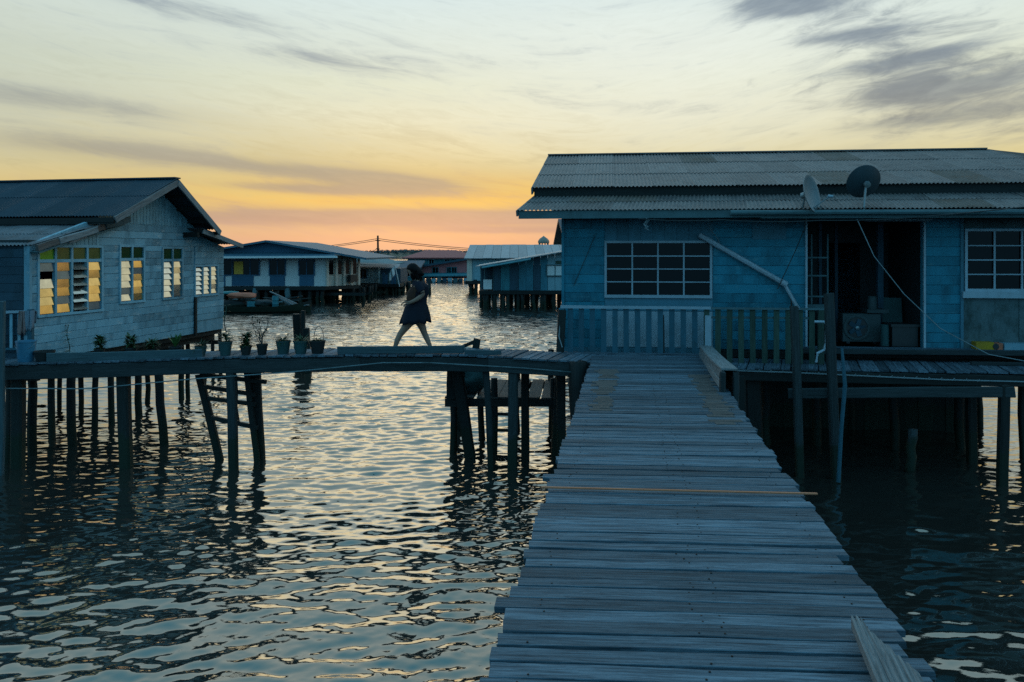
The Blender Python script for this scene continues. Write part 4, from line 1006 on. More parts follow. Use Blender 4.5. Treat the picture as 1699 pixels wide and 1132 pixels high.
# roof: lower skirt and main slope, hip at the right
LE0, LE1 = RH.w(-.83, -.85, 2.635), RH.w(10.9, -.85, 2.635); LT0, LT1 = RH.w(-.60, .42, 3.0), RH.w(10.9, .42, 3.0)
roof_slope(rh, LE0, LE1, LT0, LT1, M['roof'], .82, 2)
UE0, UE1 = RH.w(-.64, .18, 3.145), RH.w(10.9, .18, 3.16); UT0 = RH.w(-.60, 4.4, 4.27); UT1 = RH.w(9.75, 4.4, 4.27)
sl_ = lambda s: UE0.lerp(UE1, s)
roof_slope(rh, UE0, RH.w(9.75, .18, 3.155), UT0, UT1, M['roof'], .82, 3)
roof_slope(rh, RH.w(9.78, .18, 3.155), RH.w(12.6, .18, 3.155), UT1+Vector((.0, 0, .0)), RH.w(9.9, 4.4, 4.25), M['roof'], .82, 3)
roof_slope(rh, RH.w(-.62, 6.9, 3.0), RH.w(12.4, 6.9, 3.0), UT0, RH.w(9.9, 4.4, 4.25), M['roof'], 1.1, 2)
bar('ridge_cap', rh, UT0+Vector((0, 0, .025)), UT1+Vector((0, 0, .03)), .3, .03, M['roof'])
bar('upper_fascia', rh, RH.w(-.60, .27, 3.055), RH.w(10.8, .27, 3.065), .03, .20, M['dark'])
MB().box(RH, -.3, 10.4, .5, .56, 2.76, 3.2).build('clerestory', M['dark_wall'], rh)
MB().prism([RH.w(-.0, .3, 2.76), RH.w(-.0, 6.4, 2.76), RH.w(-.0, 6.4, 3.0), RH.w(-.0, 4.4, 4.15), RH.w(-.0, .3, 3.05)], RH.w(.06, 0, 0)-RH.w(0, 0, 0)).build('gable_wall', M['blue'], rh)
bar('bargeboard', rh, UE0+Vector((0, 0, -.08)), UT0+Vector((0, 0, -.08)), .03, .13, M['fascia'])
bar('bargeboard', rh, LE0+Vector((0, 0, -.06)), LT0+Vector((0, 0, -.06)), .03, .11, M['fascia'])
bar('fascia', rh, RH.w(-.80, -.80, 2.552), RH.w(3.6, -.80, 2.560), .03, .15, M['fascia']); bar('fascia', rh, RH.w(3.6, -.80, 2.54), RH.w(10.9, -.80, 2.53), .03, .15, M['fascia'])
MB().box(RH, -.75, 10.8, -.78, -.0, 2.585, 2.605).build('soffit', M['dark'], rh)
MB().tube([RH.w(3.05, -.90, 2.565), RH.w(5, -.90, 2.565), RH.w(8, -.90, 2.55), RH.w(10.9, -.90, 2.55)], .045, 8).build('gutter', M['fascia'], rh, True)
bar('porch_lintel', rh, RH.w(5.62, -.12, 2.46), RH.w(6.75, -.12, 2.46), .05, .07, M['white'])
for k in range(6): bar('eave_bracket', rh, RH.w(.1+1.9*k, -.72, 2.52), RH.w(.1+1.9*k, 0, 2.52), .05, .08, M['dark'])
# floor edge and piles
bar('floor_edge', rh, RH.w(0, -.03, -.08), RH.w(4.3, -.03, -.08), .05, .14, M['dark']); bar('floor_edge', rh, RH.w(4.3, -.30, .02), RH.w(UR, -.30, .03), .05, .09, M['beam'], 'rough')
for k in range(5): bar('floor_plank', rh, RH.w(4.4, -.03-.058*k*0-.052*k, .065), RH.w(UR, -.03-.052*k, .065), .048, .03, M['deck'])
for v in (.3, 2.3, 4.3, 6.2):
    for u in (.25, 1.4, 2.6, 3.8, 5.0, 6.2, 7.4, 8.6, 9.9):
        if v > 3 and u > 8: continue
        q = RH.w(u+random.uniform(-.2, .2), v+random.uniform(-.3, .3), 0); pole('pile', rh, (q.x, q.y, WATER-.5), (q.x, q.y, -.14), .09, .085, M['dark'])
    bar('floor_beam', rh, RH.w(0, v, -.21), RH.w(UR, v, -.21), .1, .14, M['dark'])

for k in range(22):
    u = 2.55+.275*k
    if u < 2.9 and k % 2: continue
    bar('screen_board', rh, RH.w(u, 2.0+.012*(k % 2), WATER-.3), RH.w(u, 2.0+.012*(k % 2), -.15), .285, .03, M['dark'], 'rough', RH.V+(0,))
# platform in front of the house
pf = thing('platform', 'low plank platform along the front of the blue house', 'platform', RH.w(6, -.9, WATER), RH.a)
u = 2.72
while u < 10.4:
    w = random.choice((.11, .13, .15)); s = .3
    bar('plank', pf, RH.w(u+s, -.10, -.175+random.uniform(-.005, .005)), RH.w(u, -1.38+random.uniform(-.03, .03), -.175), w, .03, M['deck'], 'plank'); u += w+random.choice((.006, .012, .02))
for v in (-1.36, -.75, -.15): bar('beam', pf, RH.w(2.65, v, -.29), RH.w(10.6, v, -.31), .07, .19, M['dark'], 'rough')
bar('cross_beam', pf, pt(1308, 653, 13.5), pt(1682, 650, 12.75), .08, .17, M['beam'], 'rough')
for px0, py0, px1, py1, yy, w in ((1666, 640, 1664, 755, 12.8, .15), (1612, 625, 1612, 742, 14.3, .16), (1696, 630, 1697, 700, 14.6, .12), (1245, 625, 1248, 720, 14.1, .3), (1225, 625, 1228, 720, 13.6, .2)):
    bpost(px0, py0, px1, py1, yy, w, M['dark'], pf)
tag(bpost(1318, 508, 1326, 752, 13.3, .125, M['beam']), 'square timber post beside the porch railing end', 'post')
tag(bpost(1375, 487, 1387, 800, 13.2, .145, M['beam']), 'tallest dark timber pole in front of the porch', 'pole')
o = MB().tube([pt(1397, 578, 12.9), pt(1402, 640, 12.9), pt(1396, 710, 12.9), pt(1391, 800, 12.9)], [.022, .035, .033, .035], 8).build('stake', M['blue_slat'], None, True); tag(o, 'thin pale stake leaning in the water before the porch', 'stake')
tag(pole('stump', None, pt(1513, 790, 13.6), pt(1513, 712, 13.6), .085, .08, M['beam']), 'short round stump standing alone in the water under the house', 'stump')
o = cable('pipe', None, [RH.w(2.75, -1.42, -.20), RH.w(4.0, -1.43, -.22), RH.w(6.5, -1.43, -.30), RH.w(10.4, -1.43, -.33)], .012, M['cable_white'], 0, 6); tag(o, 'thin white water pipe clipped along the platform edge', 'pipe')
for k in range(22):
    q = RH.w(2.85+.2*k, -1.425, -.185-.016*k*.35); MB().tube([q+Vector((-.03, 0, -.02)), q+Vector((0, -.01, .02)), q+Vector((.03, 0, -.02))], .007, 4).build('hook', M['cable_white'], o)

# porch railing
pr = thing('porch_railing', 'picket railing with white cap in front of the blue house', 'railing', RH.w(2.2, -.75, -.02), RH.a)
bar('cap', pr, RH.w(-.02, -.75, .835), RH.w(2.72, -.75, .835), .09, .05, M['white']); bar('cap', pr, RH.w(2.72, -.75, .83), RH.w(4.72, -.75, .83), .08, .035, M['fascia'])
bar('rail', pr, RH.w(2.6, -.70, .66), RH.w(4.55, -.70, .66), .03, .04, M['fascia'])
for k in range(22):
    u = .16+.207*k; lo = -.02 if u < 2.6 else -.16
    if 1.76 < u < 1.8: continue
    bar('picket', pr, RH.w(u, -.745, lo), RH.w(u+random.uniform(-.006, .006), -.745, .81), .098, .022, M['blue_slat'] if u < 2.55 else M['green_slat'], 'box', RH.V+(0,))
bar('picket', pr, RH.w(1.87, -.74, -.02), RH.w(1.86, -.74, .7), .05, .03, M['dark'], 'box', RH.V+(0,))
bar('post', pr, RH.w(2.67, -.77, -.02), RH.w(2.67, -.77, .70), .11, .05, M['white'], 'box', RH.V+(0,))
for u in (.0, 4.66): bar('post', pr, RH.w(u, -.75, -.16), RH.w(u, -.75, .81), .1, .08, M['green_slat'] if u else M['blue'], 'box', RH.V+(0,))
bar('base_board', pr, RH.w(-.1, -.78, -.02), RH.w(2.6, -.78, -.02), .2, .04, M['deck'], 'plank')
bpost(932, 515, 928, 600, 14.75, .14, M['dark'], pr)
MB().tube([RH.w(-.02, -.9, .6), RH.w(-.04, -.92, .3), RH.w(.02, -.92, .1)], .012, 5).build('hose', M['cable_white'], pr, True)

# dishes on the eave
def dish(name, c, axis, r, face, mat, mat2, label, foot, arm_to):
    t = thing(name, label, 'satellite dish', foot); ax = Vector(axis).normalized()
    prof = [(r*q/8, .28*r*(q/8)**2) for q in range(9)]+[(r*1.03, .28*r), (r*1.02, .25*r)]+[(r*q/8, .28*r*(q/8)**2-.012) for q in range(7, -1, -1)]
    prof[0] = (.001, 0); prof[-1] = (.001, -.012)
    MB().lathe(c, prof, 28, ax).build('reflector', mat, t, True)
    f = Vector(foot); b = Vector(c)-ax*.04
    MB().tube([f, Vector((f.x, f.y, b.z-.12)).lerp(b-Vector((0, 0, .1)), .6), b], .022, 8).build('mast', M['metal'], t, True)
    MB().lathe(b+ax*.0, [(.001, -.07), (.055, -.06), (.06, 0), (.001, .01)], 10, ax).build('bracket', mat2, t)
    e = Vector(arm_to); s = Vector(c)-Vector((0, 0, r*.85))+ax*.2*r
    MB().tube([s, e], .010, 6).build('feed_arm', M['metal'], t, True)
    MB().lathe(e, [(.001, -.06), (.028, -.055), (.03, .02), (.04, .03), (.001, .045)], 10, (Vector(c)-e).normalized()).build('feed_horn', M['white'], t, True)
dish('satellite_dish', pt(1339, 323, 14.3), (.74, -.66, .2), .34, None, M['dish'], M['metal'], 'pale satellite dish seen edge on at the eave', pt(1330, 352, 14.4), pt(1377, 326, 14.15))
dish('satellite_dish', pt(1436, 304, 14.25), (-.06, .86, .42), .305, None, M['dish_dark'], M['metal'], 'dark round satellite dish seen from behind', pt(1433, 349, 14.2), pt(1438, 318, 14.85))

# downpipe, cables and wires on the house
dp = thing('downpipe', 'white drainpipe slanting down the blue house wall', 'pipe', RH.w(4.3, -.1, .3), RH.a)
a, b, c, d = RH.at(1160, 390, -.12), RH.at(1300, 470, -.12), RH.at(1322, 508, -.14), RH.at(1328, 516, -.3)
MB().tube([RH.w(a[0], -.12, a[1]), RH.w(b[0], -.12, b[1])], .05, 8).build('slanted_pipe', M['pipe'], dp, True)
MB().tube([RH.w(b[0]-.04, -.12, b[1]+.02), RH.w(b[0]+.03, -.12, b[1]-.05), RH.w(c[0], -.14, c[1]), RH.w(d[0], -.3, d[1])], .035, 8).build('lower_pipe', M['pipe'], dp, True)
MB().lathe(RH.w(b[0], -.12, b[1]), [(.001, -.06), (.06, -.06), (.06, .06), (.001, .06)], 10, (1, 0, -.6)).build('coupling', M['pipe'], dp, True)
o = MB().tube([RH.w(4.50, -.95, .62), RH.w(4.66, -.95, .62), RH.w(4.70, -.95, .58), RH.w(4.70, -.95, .25), RH.w(4.66, -.95, .12), RH.w(4.55, -.95, .06), RH.w(4.53, -.95, -.1)], .024, 8).build('trap_pipe', M['pipe'], None, True); tag(o, 'hooked white pipe at the right end of the porch railing', 'pipe')
def wire(pts, r, mat, label, sag=0.0, cat='wire'):
    return tag(cable('wire', None, pts, r, mat, sag), label, cat)
wire([RH.w(1.4, -.9, 2.47), RH.w(2.9, -.92, 2.44), RH.w(4.6, -.95, 2.42), RH.w(6.6, -1.0, 2.50), RH.w(10, -1.1, 2.9)], .011, M['cable_dark'], 'dark cable sagging under the eave and rising over the roof edge', .03)
wire([pt(1422, 364, 14.1), pt(1450, 425, 14.0), pt(1500, 488, 13.9), pt(1560, 545, 13.8), pt(1640, 588, 13.7), pt(1720, 603, 13.6)], .008, M['cable_white'], 'long pale wire hanging from the eave down past the porch')
wire([RH.w(2.7, -.5, 2.5), RH.w(2.8, -.08, 2.3), RH.w(2.95, -.06, 2.1), RH.w(3.0, -.06, 1.95)], .007, M['cable_white'], 'short thin wire curling beside the grid window')
wire([RH.w(.62, -.05, 2.2), RH.w(.5, -.05, 1.9), RH.w(.2, -.05, 1.2)], .006, M['cable_dark'], 'thin dark wire slanting down left of the grid window')
wire([pt(1338, 352, 14.5), pt(1335, 380, 14.6), pt(1318, 420, 14.9), pt(1290, 480, 14.95)], .008, M['cable_dark'], 'dark lead dropping from the pale dish to the wall')
wire([RH.w(4.30, -.06, 1.05), RH.w(4.31, -.06, .5), RH.w(4.36, -.4, .3), RH.w(4.2, -.5, .1)], .014, M['cable_dark'], 'dark hose hanging behind the railing end')
rn = random.Random(8); c = RH.w(1.55, -.86, 2.36)
tag(cable('wire_coil', None, [c+Vector((.06*math.sin(k*2.1)*rn.uniform(.4, 1.2), .03*math.cos(k), .09-.012*k+.04*math.cos(k*1.7))) for k in range(16)], .006, M['cable_white'], 0, 5), 'small tangle of pale wire under the eave above the window', 'wire coil')
lt = thing('tube_lamp', 'unlit tube lamp under the porch eave', 'lamp', RH.w(6.1, -.4, 2.5), RH.a)
bar('housing', lt, RH.w(5.5, -.45, 2.49), RH.w(6.7, -.45, 2.49), .05, .05, M['fascia']); MB().tube([RH.w(5.52, -.45, 2.45), RH.w(6.68, -.45, 2.45)], .018, 8).build('tube', M['white'], lt, True)
MB().box(RH, 3.98, 4.15, -.5, -.42, 2.40, 2.50).build('junction_box', M['fascia'], rh)

# things on the porch
ac = thing('air_conditioner', 'outdoor air conditioner unit on the dark porch', 'air conditioner', RH.w(5.72, .55, .08), RH.a)
MB().box(RH, 5.40, 6.10, .5, .8, .12, .66).build('casing', M['ac'], ac)
MB().lathe(RH.w(5.66, .495, .39), [(.235, 0), (.25, .015), (.235, .02), (.2, .01), (.2, -.02)], 24, (-RH.V[0], -RH.V[1], 0)).build('fan_ring', M['ac'], ac, True)
MB().lathe(RH.w(5.66, .498, .39), [(.001, .0), (.2, .0)], 24, (-RH.V[0], -RH.V[1], 0)).build('fan_opening', M['black'], ac)
for k in range(5):
    g = RH.w(5.66, .485, .39); a = math.pi*2*k/5; bar('fan_blade', ac, g, g+Vector((math.cos(a)*.17, 0, math.sin(a)*.17)), .09, .008, M['dark_wall'], 'box', (0, 1, .3))
MB().lathe(RH.w(5.66, .47, .39), [(.001, .03), (.035, .02), (.04, 0)], 10, (-RH.V[0], -RH.V[1], 0)).build('fan_hub', M['metal'], ac, True)
for u in (5.5, 6.0): bar('foot', ac, RH.w(u, .5, .10), RH.w(u, .8, .10), .06, .04, M['black'])
o = MB().box(RH, 5.84, 6.24, .45, .85, .68, .75).build('tray', M['ac'], None); tag(o, 'flat pale tray lying on top of the air conditioner', 'tray')
pail('jug', RH.w(5.98, .6, .752), .09, .085, .24, M['ac']); tag(C.objects[-1], 'small grey jug standing on the pale tray', 'jug')
cr = thing('crate', 'black plastic crate in the right corner of the porch', 'crate', RH.w(6.42, .3, .08), RH.a)
f = MB(); f.box(RH, 6.18, 6.64, .1, .52, .08, .11).box(RH, 6.18, 6.64, .1, .12, .11, .45).box(RH, 6.18, 6.64, .5, .52, .11, .45).box(RH, 6.18, 6.2, .12, .5, .11, .45).box(RH, 6.62, 6.64, .12, .5, .11, .45); f.build('body', M['black'], cr)
MB().box(RH, 6.15, 6.67, .07, .55, .452, .50).build('rim', M['black'], cr)
bar('leaning_sheet', None, RH.w(6.42, .75, .08), RH.w(6.45, .95, .95), .38, .02, M['pot'], 'box', RH.V+(0,)); tag(C.objects[-1], 'pale green sheet leaning behind the black crate', 'sheet')
pail('can', RH.w(6.08, .2, .08), .075, .075, .4, M['pot']); tag(C.objects[-1], 'narrow grey can standing left of the black crate', 'can')
ty = thing('toy_box', 'yellow plastic box with a dark round hole on the deck', 'box', RH.w(7.75, -.2, .08), RH.a)
MB().box(RH, 7.52, 7.83, -.24, .0-.05, .082, .215).build('body', M['yellow'], ty); MB().box(RH, 7.835, 7.98, -.24, -.05, .082, .20).build('end_panel', M['orange'], ty)
MB().lathe(RH.w(7.86, -.245, .14), [(.001, .004), (.05, .004), (.055, 0), (.055, -.01)], 14, (-RH.V[0], -RH.V[1], 0)).build('wheel', M['black'], ty)
o = MB().box(RH, 8.0, 9.0, -.26, -.04, .082, .20).build('cool_box', M['blue_grey'], None); tag(o, 'long grey blue box beside the yellow plastic box', 'box')
bar('loose_beam', None, RH.w(7.3, -.55, -.13), RH.w(10.2, -.6, -.12), .1, .06, M['beam'], 'rough'); tag(C.objects[-1], 'loose timber lying on the platform below the yellow box', 'beam')

# ------------------------------------------------------------------ far houses
def far_piles(par, x0, x1, y0, y1, n, ztop, r=.13, mat=None, rows=2):
    for j in range(rows):
        for i in range(n):
            x = x0+(x1-x0)*(i+.5)/n+random.uniform(-.3, .3); y = y0+(y1-y0)*j/max(1, rows-1)
            pole('pile', par, (x, y, WATER-.5), (x+random.uniform(-.1, .1), y, ztop), r*random.uniform(.8, 1.2), r, mat or M['dark'], 6)
def fbox(par, name, mat, x0, x1, y0, y1, z0, z1): return MB().box(WF, x0, x1, y0, y1, z0, z1).build(name, mat, par)
def fwin(par, px0, py0, px1, py1, y, fmat, pmat=None, cols=2):
    a, b = pt(px0, py0, y), pt(px1, py1, y); x0, x1, z1, z0 = a.x, b.x, a.z, b.z
    f = MB(); t = .07
    f.box(WF, x0-t, x1+t, y-.1, y-.02, z1, z1+t).box(WF, x0-t, x1+t, y-.1, y-.02, z0-t, z0).box(WF, x0-t, x0, y-.1, y-.02, z0, z1).box(WF, x1, x1+t, y-.1, y-.02, z0, z1)
    for i in range(1, cols): xx = x0+(x1-x0)*i/cols; f.box(WF, xx-.025, xx+.025, y-.08, y-.05, z0, z1)
    w = f.build('window', fmat, par); MB().box(WF, x0, x1, y-.045, y-.025, z0, z1).build('pane', pmat or M['glass'], w); return w
def slab(par, name, mat, pts, t=.08):
    p = [Vector(q) for q in pts]; n = (p[1]-p[0]).cross(p[2]-p[0]).normalized()
    if n.z > 0: n = -n
    return MB().prism(p, n*t).build(name, mat, par)
# white and blue house across the channel
Y1 = 58.0; s = Y1/F
fx = lambda px, y=Y1: (px-CX)*y/F
fz = lambda py, y=Y1: CH-(py-HY)*y/F
h = thing('white_house', 'white house with blue panels across the channel', 'house', (fx(455), Y1+5, WATER))
fl = fz(475)
fbox(h, 'wall', M['far_white'], fx(310), fx(541), Y1, Y1+.15, fl, fz(428))
fbox(h, 'wall', M['far_white'], fx(310), fx(541), Y1+11, Y1+11.15, fl, fz(428)); fbox(h, 'wall', M['far_white'], fx(310), fx(310)+.15, Y1+.16, Y1+10.99, fl, fz(428))
fbox(h, 'floor', M['dark'], fx(305), fx(543), Y1-.5, Y1+11, fl-.25, fl-.01)
for a, b, c, d in ((385, 457, 421, 474.5), (448, 457, 473, 474.5), (497, 457, 521, 474.5), (340, 457, 374, 474.5)):
    p, q = pt(a, b, Y1), pt(c, d, Y1); fbox(h, 'panel', M['far_blue'], p.x, q.x, Y1-.05, Y1-.001, q.z, p.z)
fwin(h, 371, 432, 430, 456, Y1, M['far_blue'], None, 4); fwin(h, 448, 432, 473, 456, Y1, M['far_blue']); fwin(h, 497, 432, 521, 456, Y1, M['far_blue'])
p, q = pt(389, 434, Y1), pt(404, 455, Y1); fbox(h, 'curtain', M['curtain'], p.x, q.x, Y1-.085, Y1-.05, q.z, p.z)
# right wing with cream columns, turned slightly away
RW = Fr(fx(542), Y1+.1, R(52)); ul = RW.at(592, 450)[0]
wall_cells(RW, 0, ul, 0, .12, fl, fz(424)).build('wall', M['far_cream'], h) if False else wall_cells(RW, 0, ul, 0, .12, fl, fz(424), []).build('wall', M['far_cream'], h)
q = RW.w(ul, -.25, fl-.25); MB().prism([(fx(543.1), Y1-.45, fl-.25), (q.x, q.y, fl-.25), (fx(543.1), q.y+2, fl-.25)], (0, 0, .22)).build('floor', M['dark'], h)
for px0, px1 in ((544, 552), (559, 566), (571, 578), (583, 590)):
    u0, u1 = RW.at(px0, 450)[0], RW.at(px1, 450)[0]
    z0, z1 = fz(456), fz(432)
    w = MB().box(RW, u0-.05, u1+.05, -.06, -.01, z0-.06, z1+.06).build('window', M['far_cream'], h); MB().box(RW, u0, u1, -.08, -.062, z0, z1).build('pane', M['glass'], w)
for px in (541, 556, 569, 581, 593):
    u = RW.at(px, 450)[0]; MB().box(RW, u-.09, u+.09, -.22, -.09, fl, fz(426)).build('column', M['far_cream'], h)
w = MB().box(RW, RW.at(573, 450)[0], RW.at(584, 450)[0], -.6, -.23, fz(469), fz(457)).build('air_conditioner', M['black'], h)
# roofs
gz, rz_ = fz(418), fz(399)
gl, gr, gp = fx(345), fx(552), fx(447)
MB().prism([(gl, Y1-.2, gz-.5), (gr, Y1-.2, gz-.5), (gr, Y1-.2, gz-.05), (gp, Y1-.2, rz_-.2), (gl, Y1-.2, gz-.05)], (0, .15, 0)).build('gable', M['far_blue'], h)
slab(h, 'roof', M['far_blue_roof'], [(gl-2, Y1-.9, gz-.25), (gp, Y1-.9, rz_), (gp, Y1+14, rz_), (gl-2, Y1+14, gz-.25)], .14)
slab(h, 'roof', M['far_blue_roof'], [(gp, Y1-.9, rz_), (fx(612), Y1-.9, fz(428)), (fx(612), Y1+14, fz(428)), (gp, Y1+14, rz_)], .14)
slab(h, 'awning', M['far_blue_roof'], [(fx(305), Y1-.25, gz-.05), (fx(552), Y1-.25, gz-.05), (fx(566), Y1-1.6, fz(425)), (fx(305), Y1-1.6, fz(426))], .06)
bar('awning_edge', h, (fx(305), Y1-1.64, fz(427.3)), (fx(568), Y1-1.64, fz(426.2)), .05, .14, M['far_white'])
far_piles(h, fx(310), fx(545), Y1-.2, Y1+9, 22, fl-.2, .16, None, 4); far_piles(h, fx(548), fx(594), Y1+3, Y1+9, 6, fl-.2, .16, None, 4)
for k in range(4): bar('brace', h, (fx(310), Y1+.5+3*k, fl-.5-.12*k), (fx(604), Y1+.5+3*k, fl-.62-.1*k), .1, .22, M['dark'])
fbox(h, 'added_back_sheet', M['dark'], fx(300), fx(585), Y1+10.5, Y1+10.6, WATER+.55, fl-.2)  # dark sheet added to block the bright water between the piles
for px in (426, 480): pole('pile', h, (fx(px), Y1-.5, WATER-.4), (fx(px), Y1-.5, fl-.1), .2, .2, M['fascia'])
bar('deck_edge', h, (fx(305), Y1-.56, fl-.15), (fx(543), Y1-.56, fl-.15), .1, .22, M['dark'])
# low annexe behind it
Y2 = 72.0
h = thing('annexe_house', 'small pale house with low roof beyond the white house', 'house', (fx(617, Y2), Y2+4, WATER))
fl2 = fz(470, Y2)
fbox(h, 'wall', M['far_sky'], fx(585, Y2), fx(628, Y2), Y2, Y2+6, fl2, fz(443, Y2)); fbox(h, 'wall', M['dark_wall'], fx(628.5, Y2), fx(662, Y2), Y2+1, Y2+6, fl2, fz(446, Y2))
fwin(h, 597, 447, 608, 461, Y2, M['far_blue'])
slab(h, 'roof', M['far_teal'], [(fx(575, Y2), Y2-.6, fz(437, Y2)), (fx(640, Y2), Y2-.6, fz(440, Y2)), (fx(655, Y2), Y2+6.5, fz(437, Y2)), (fx(575, Y2), Y2+6.5, fz(420, Y2))])
slab(h, 'porch_roof', M['far_grey_roof'], [(fx(590, Y2), Y2-1.5, fz(442, Y2)), (fx(664, Y2), Y2-1.5, fz(444, Y2)), (fx(664, Y2), Y2, fz(438, Y2)), (fx(590, Y2), Y2, fz(436, Y2))])
far_piles(h, fx(590, Y2), fx(668, Y2), Y2-1, Y2+5, 15, fl2, .16, None, 4); bar('brace', h, (fx(588, Y2), Y2-.8, fl2-.5), (fx(668, Y2), Y2-.8, fl2-.6), .1, .2, M['dark'])
for k in range(7): fbox(h, 'plank_screen', M['far_blue' if k % 3 else 'fascia'], fx(630+4.6*k, Y2-1.2), fx(634+4.6*k, Y2-1.2), Y2-1.2, Y2-1.1, fl2-.1, fz(455-3*(k % 2), Y2))
fbox(h, 'deck', M['dark'], fx(585, Y2), fx(668, Y2), Y2-1.4, Y2+6, fl2-.3, fl2-.02)
def flag(px, py, y, label):
    t = thing('flag', label, 'flag', pt(px, 475, y)); a = pt(px, py, y)
    MB().tube([pt(px+8, 476, y), a], .035, 6).build('flagpole', M['far_white'], t)
    vs_, fs = [], []
    for i in range(9):
        for j in range(6): vs_.append(a+Vector((-.02-.10*i*.55, .08*math.sin(i*1.1+j*.5), -.05-.16*j-.07*i)))
    for i in range(8):
        for j in range(5): q = i*6+j; fs.append((q, q+1, q+7, q+6))
    mb = MB(); mb.add(vs_, fs); o = mb.build('cloth', M['far_white'], t, True); o.modifiers.new('t', 'SOLIDIFY').thickness = .02
flag(655, 440, 68, 'white flag drooping on its pole behind the woman')
# utility pole and its wires
Y3 = 95
h = thing('utility_pole', 'tall utility pole with two crossarms and long wires', 'utility pole', pt(627, 470, Y3))
b = pt(627, 440, Y3); b.z = WATER-.5; pole('pole', h, b, pt(627, 391, Y3), .16, .11, M['dark'], 8)
for py, hw in ((399, 4), (413, 3)): bar('crossarm', h, pt(627-hw, py, Y3-.2), pt(627+hw, py+.5, Y3-.2), .12, .12, M['dark'])
for k, (py, sg) in enumerate(((396, 1.2), (399, 1.0))):
    cable('wire', h, [pt(627, py, Y3), pt(300, py+9+3*k, Y3+35)], .035, M['cable_dark'], sg, 20); cable('wire', h, [pt(627, py, Y3), pt(1100, py+13+5*k, Y3-5)], .035, M['cable_dark'], sg*.8, 20)
cable('guy_wire', h, [pt(626, 412, Y3), pt(600, 432, Y3)], .03, M['cable_dark'], 0, 4)
# red roofed house
Y4 = 125
h = thing('red_roof_house', 'teal house with a broad red roof far up the channel', 'house', (fx(722, Y4), Y4+6, WATER))
fbox(h, 'wall', M['far_teal'], fx(676, Y4), fx(772, Y4), Y4, Y4+11, WATER+.9, fz(427, Y4))
for px in (688, 712, 738, 758): fwin(h, px, 431, px+8, 440, Y4, M['far_sky'])
er = fz(427.5, Y4)
for pts in ([(fx(668, Y4), Y4-1, er), (fx(792, Y4), Y4-1, er), (fx(752, Y4), Y4+6, fz(415, Y4)), (fx(700, Y4), Y4+6, fz(415, Y4))], [(fx(668, Y4), Y4+13, er), (fx(792, Y4), Y4+13, er), (fx(752, Y4), Y4+6, fz(415, Y4)), (fx(700, Y4), Y4+6, fz(415, Y4))],
            [(fx(668, Y4), Y4-1, er), (fx(700, Y4), Y4+6, fz(415, Y4)), (fx(668, Y4), Y4+13, er)], [(fx(792, Y4), Y4-1, er), (fx(752, Y4), Y4+6, fz(415, Y4)), (fx(792, Y4), Y4+13, er)]): slab(h, 'roof', M['far_red_roof'], pts, .15)
far_piles(h, fx(676, Y4), fx(772, Y4), Y4, Y4+8, 12, WATER+1, .2, None, 2)
h = thing('teal_hut', 'low dark teal hut before the red roofed house', 'hut', (fx(668, 100), 102, WATER))
fbox(h, 'wall', M['far_teal'], fx(642, 100), fx(694, 100), 100, 105, fz(466, 100), fz(444, 100)); fbox(h, 'deck', M['dark'], fx(640, 100), fx(697, 100), 99, 105, fz(468, 100), fz(466.2, 100))
slab(h, 'roof', M['dark_wall'], [(fx(638, 100), 99, fz(445, 100)), (fx(700, 100), 99, fz(443.5, 100)), (fx(698, 100), 105, fz(433, 100)), (fx(646, 100), 105, fz(433, 100))], .15)
fwin(h, 651, 449, 659, 459, 100, M['far_sky']); fwin(h, 676, 449, 684, 459, 100, M['far_sky'])
far_piles(h, fx(642, 100), fx(695, 100), 99.2, 104, 9, fz(468, 100), .16, None, 2)
# pink house
Y5 = 104
h = thing('pink_house', 'dusky pink house with a sloping roof beside the long shed', 'house', (fx(740, Y5), Y5+4, WATER))
MB().prism([(fx(692, Y5), Y5, fz(462, Y5)), (fx(782, Y5), Y5, fz(462, Y5)), (fx(782, Y5), Y5, fz(428, Y5)), (fx(692, Y5), Y5, fz(442, Y5))], (0, 7, 0)).build('wall', M['far_pink'], h)
slab(h, 'roof', M['dark_wall'], [(fx(680, Y5), Y5-.9, fz(443, Y5)), (fx(790, Y5), Y5-.9, fz(426, Y5)), (fx(790, Y5), Y5+8, fz(426, Y5)), (fx(680, Y5), Y5+8, fz(443, Y5))], .25)
for a, b in ((718, 727), (742, 748), (750, 757)): fwin(h, a, 444, b, 454, Y5, M['far_teal'])
slab(h, 'porch_roof', M['far_teal'], [(fx(695, Y5), Y5-2.6, fz(457, Y5)), (fx(780, Y5), Y5-2.6, fz(456, Y5)), (fx(780, Y5), Y5-.1, fz(452.5, Y5)), (fx(695, Y5), Y5-.1, fz(453, Y5))], .12)
for k in range(9): fbox(h, 'porch_panel', M[('fascia', 'dark_wall', 'far_sky')[k % 3]], fx(698+9*k, Y5-2.4), fx(705+9*k, Y5-2.4), Y5-2.4, Y5-2.3, fz(473, Y5-2.4), fz(459+random.uniform(0, 4), Y5-2.4))
far_piles(h, fx(694, Y5), fx(782, Y5), Y5-2.4, Y5+5, 14, fz(466, Y5), .16, None, 2)
fbox(h, 'deck', M['dark'], fx(692, Y5), fx(782, Y5), Y5-2.6, Y5+7, fz(474, Y5)-.3, fz(473, Y5)-.1)
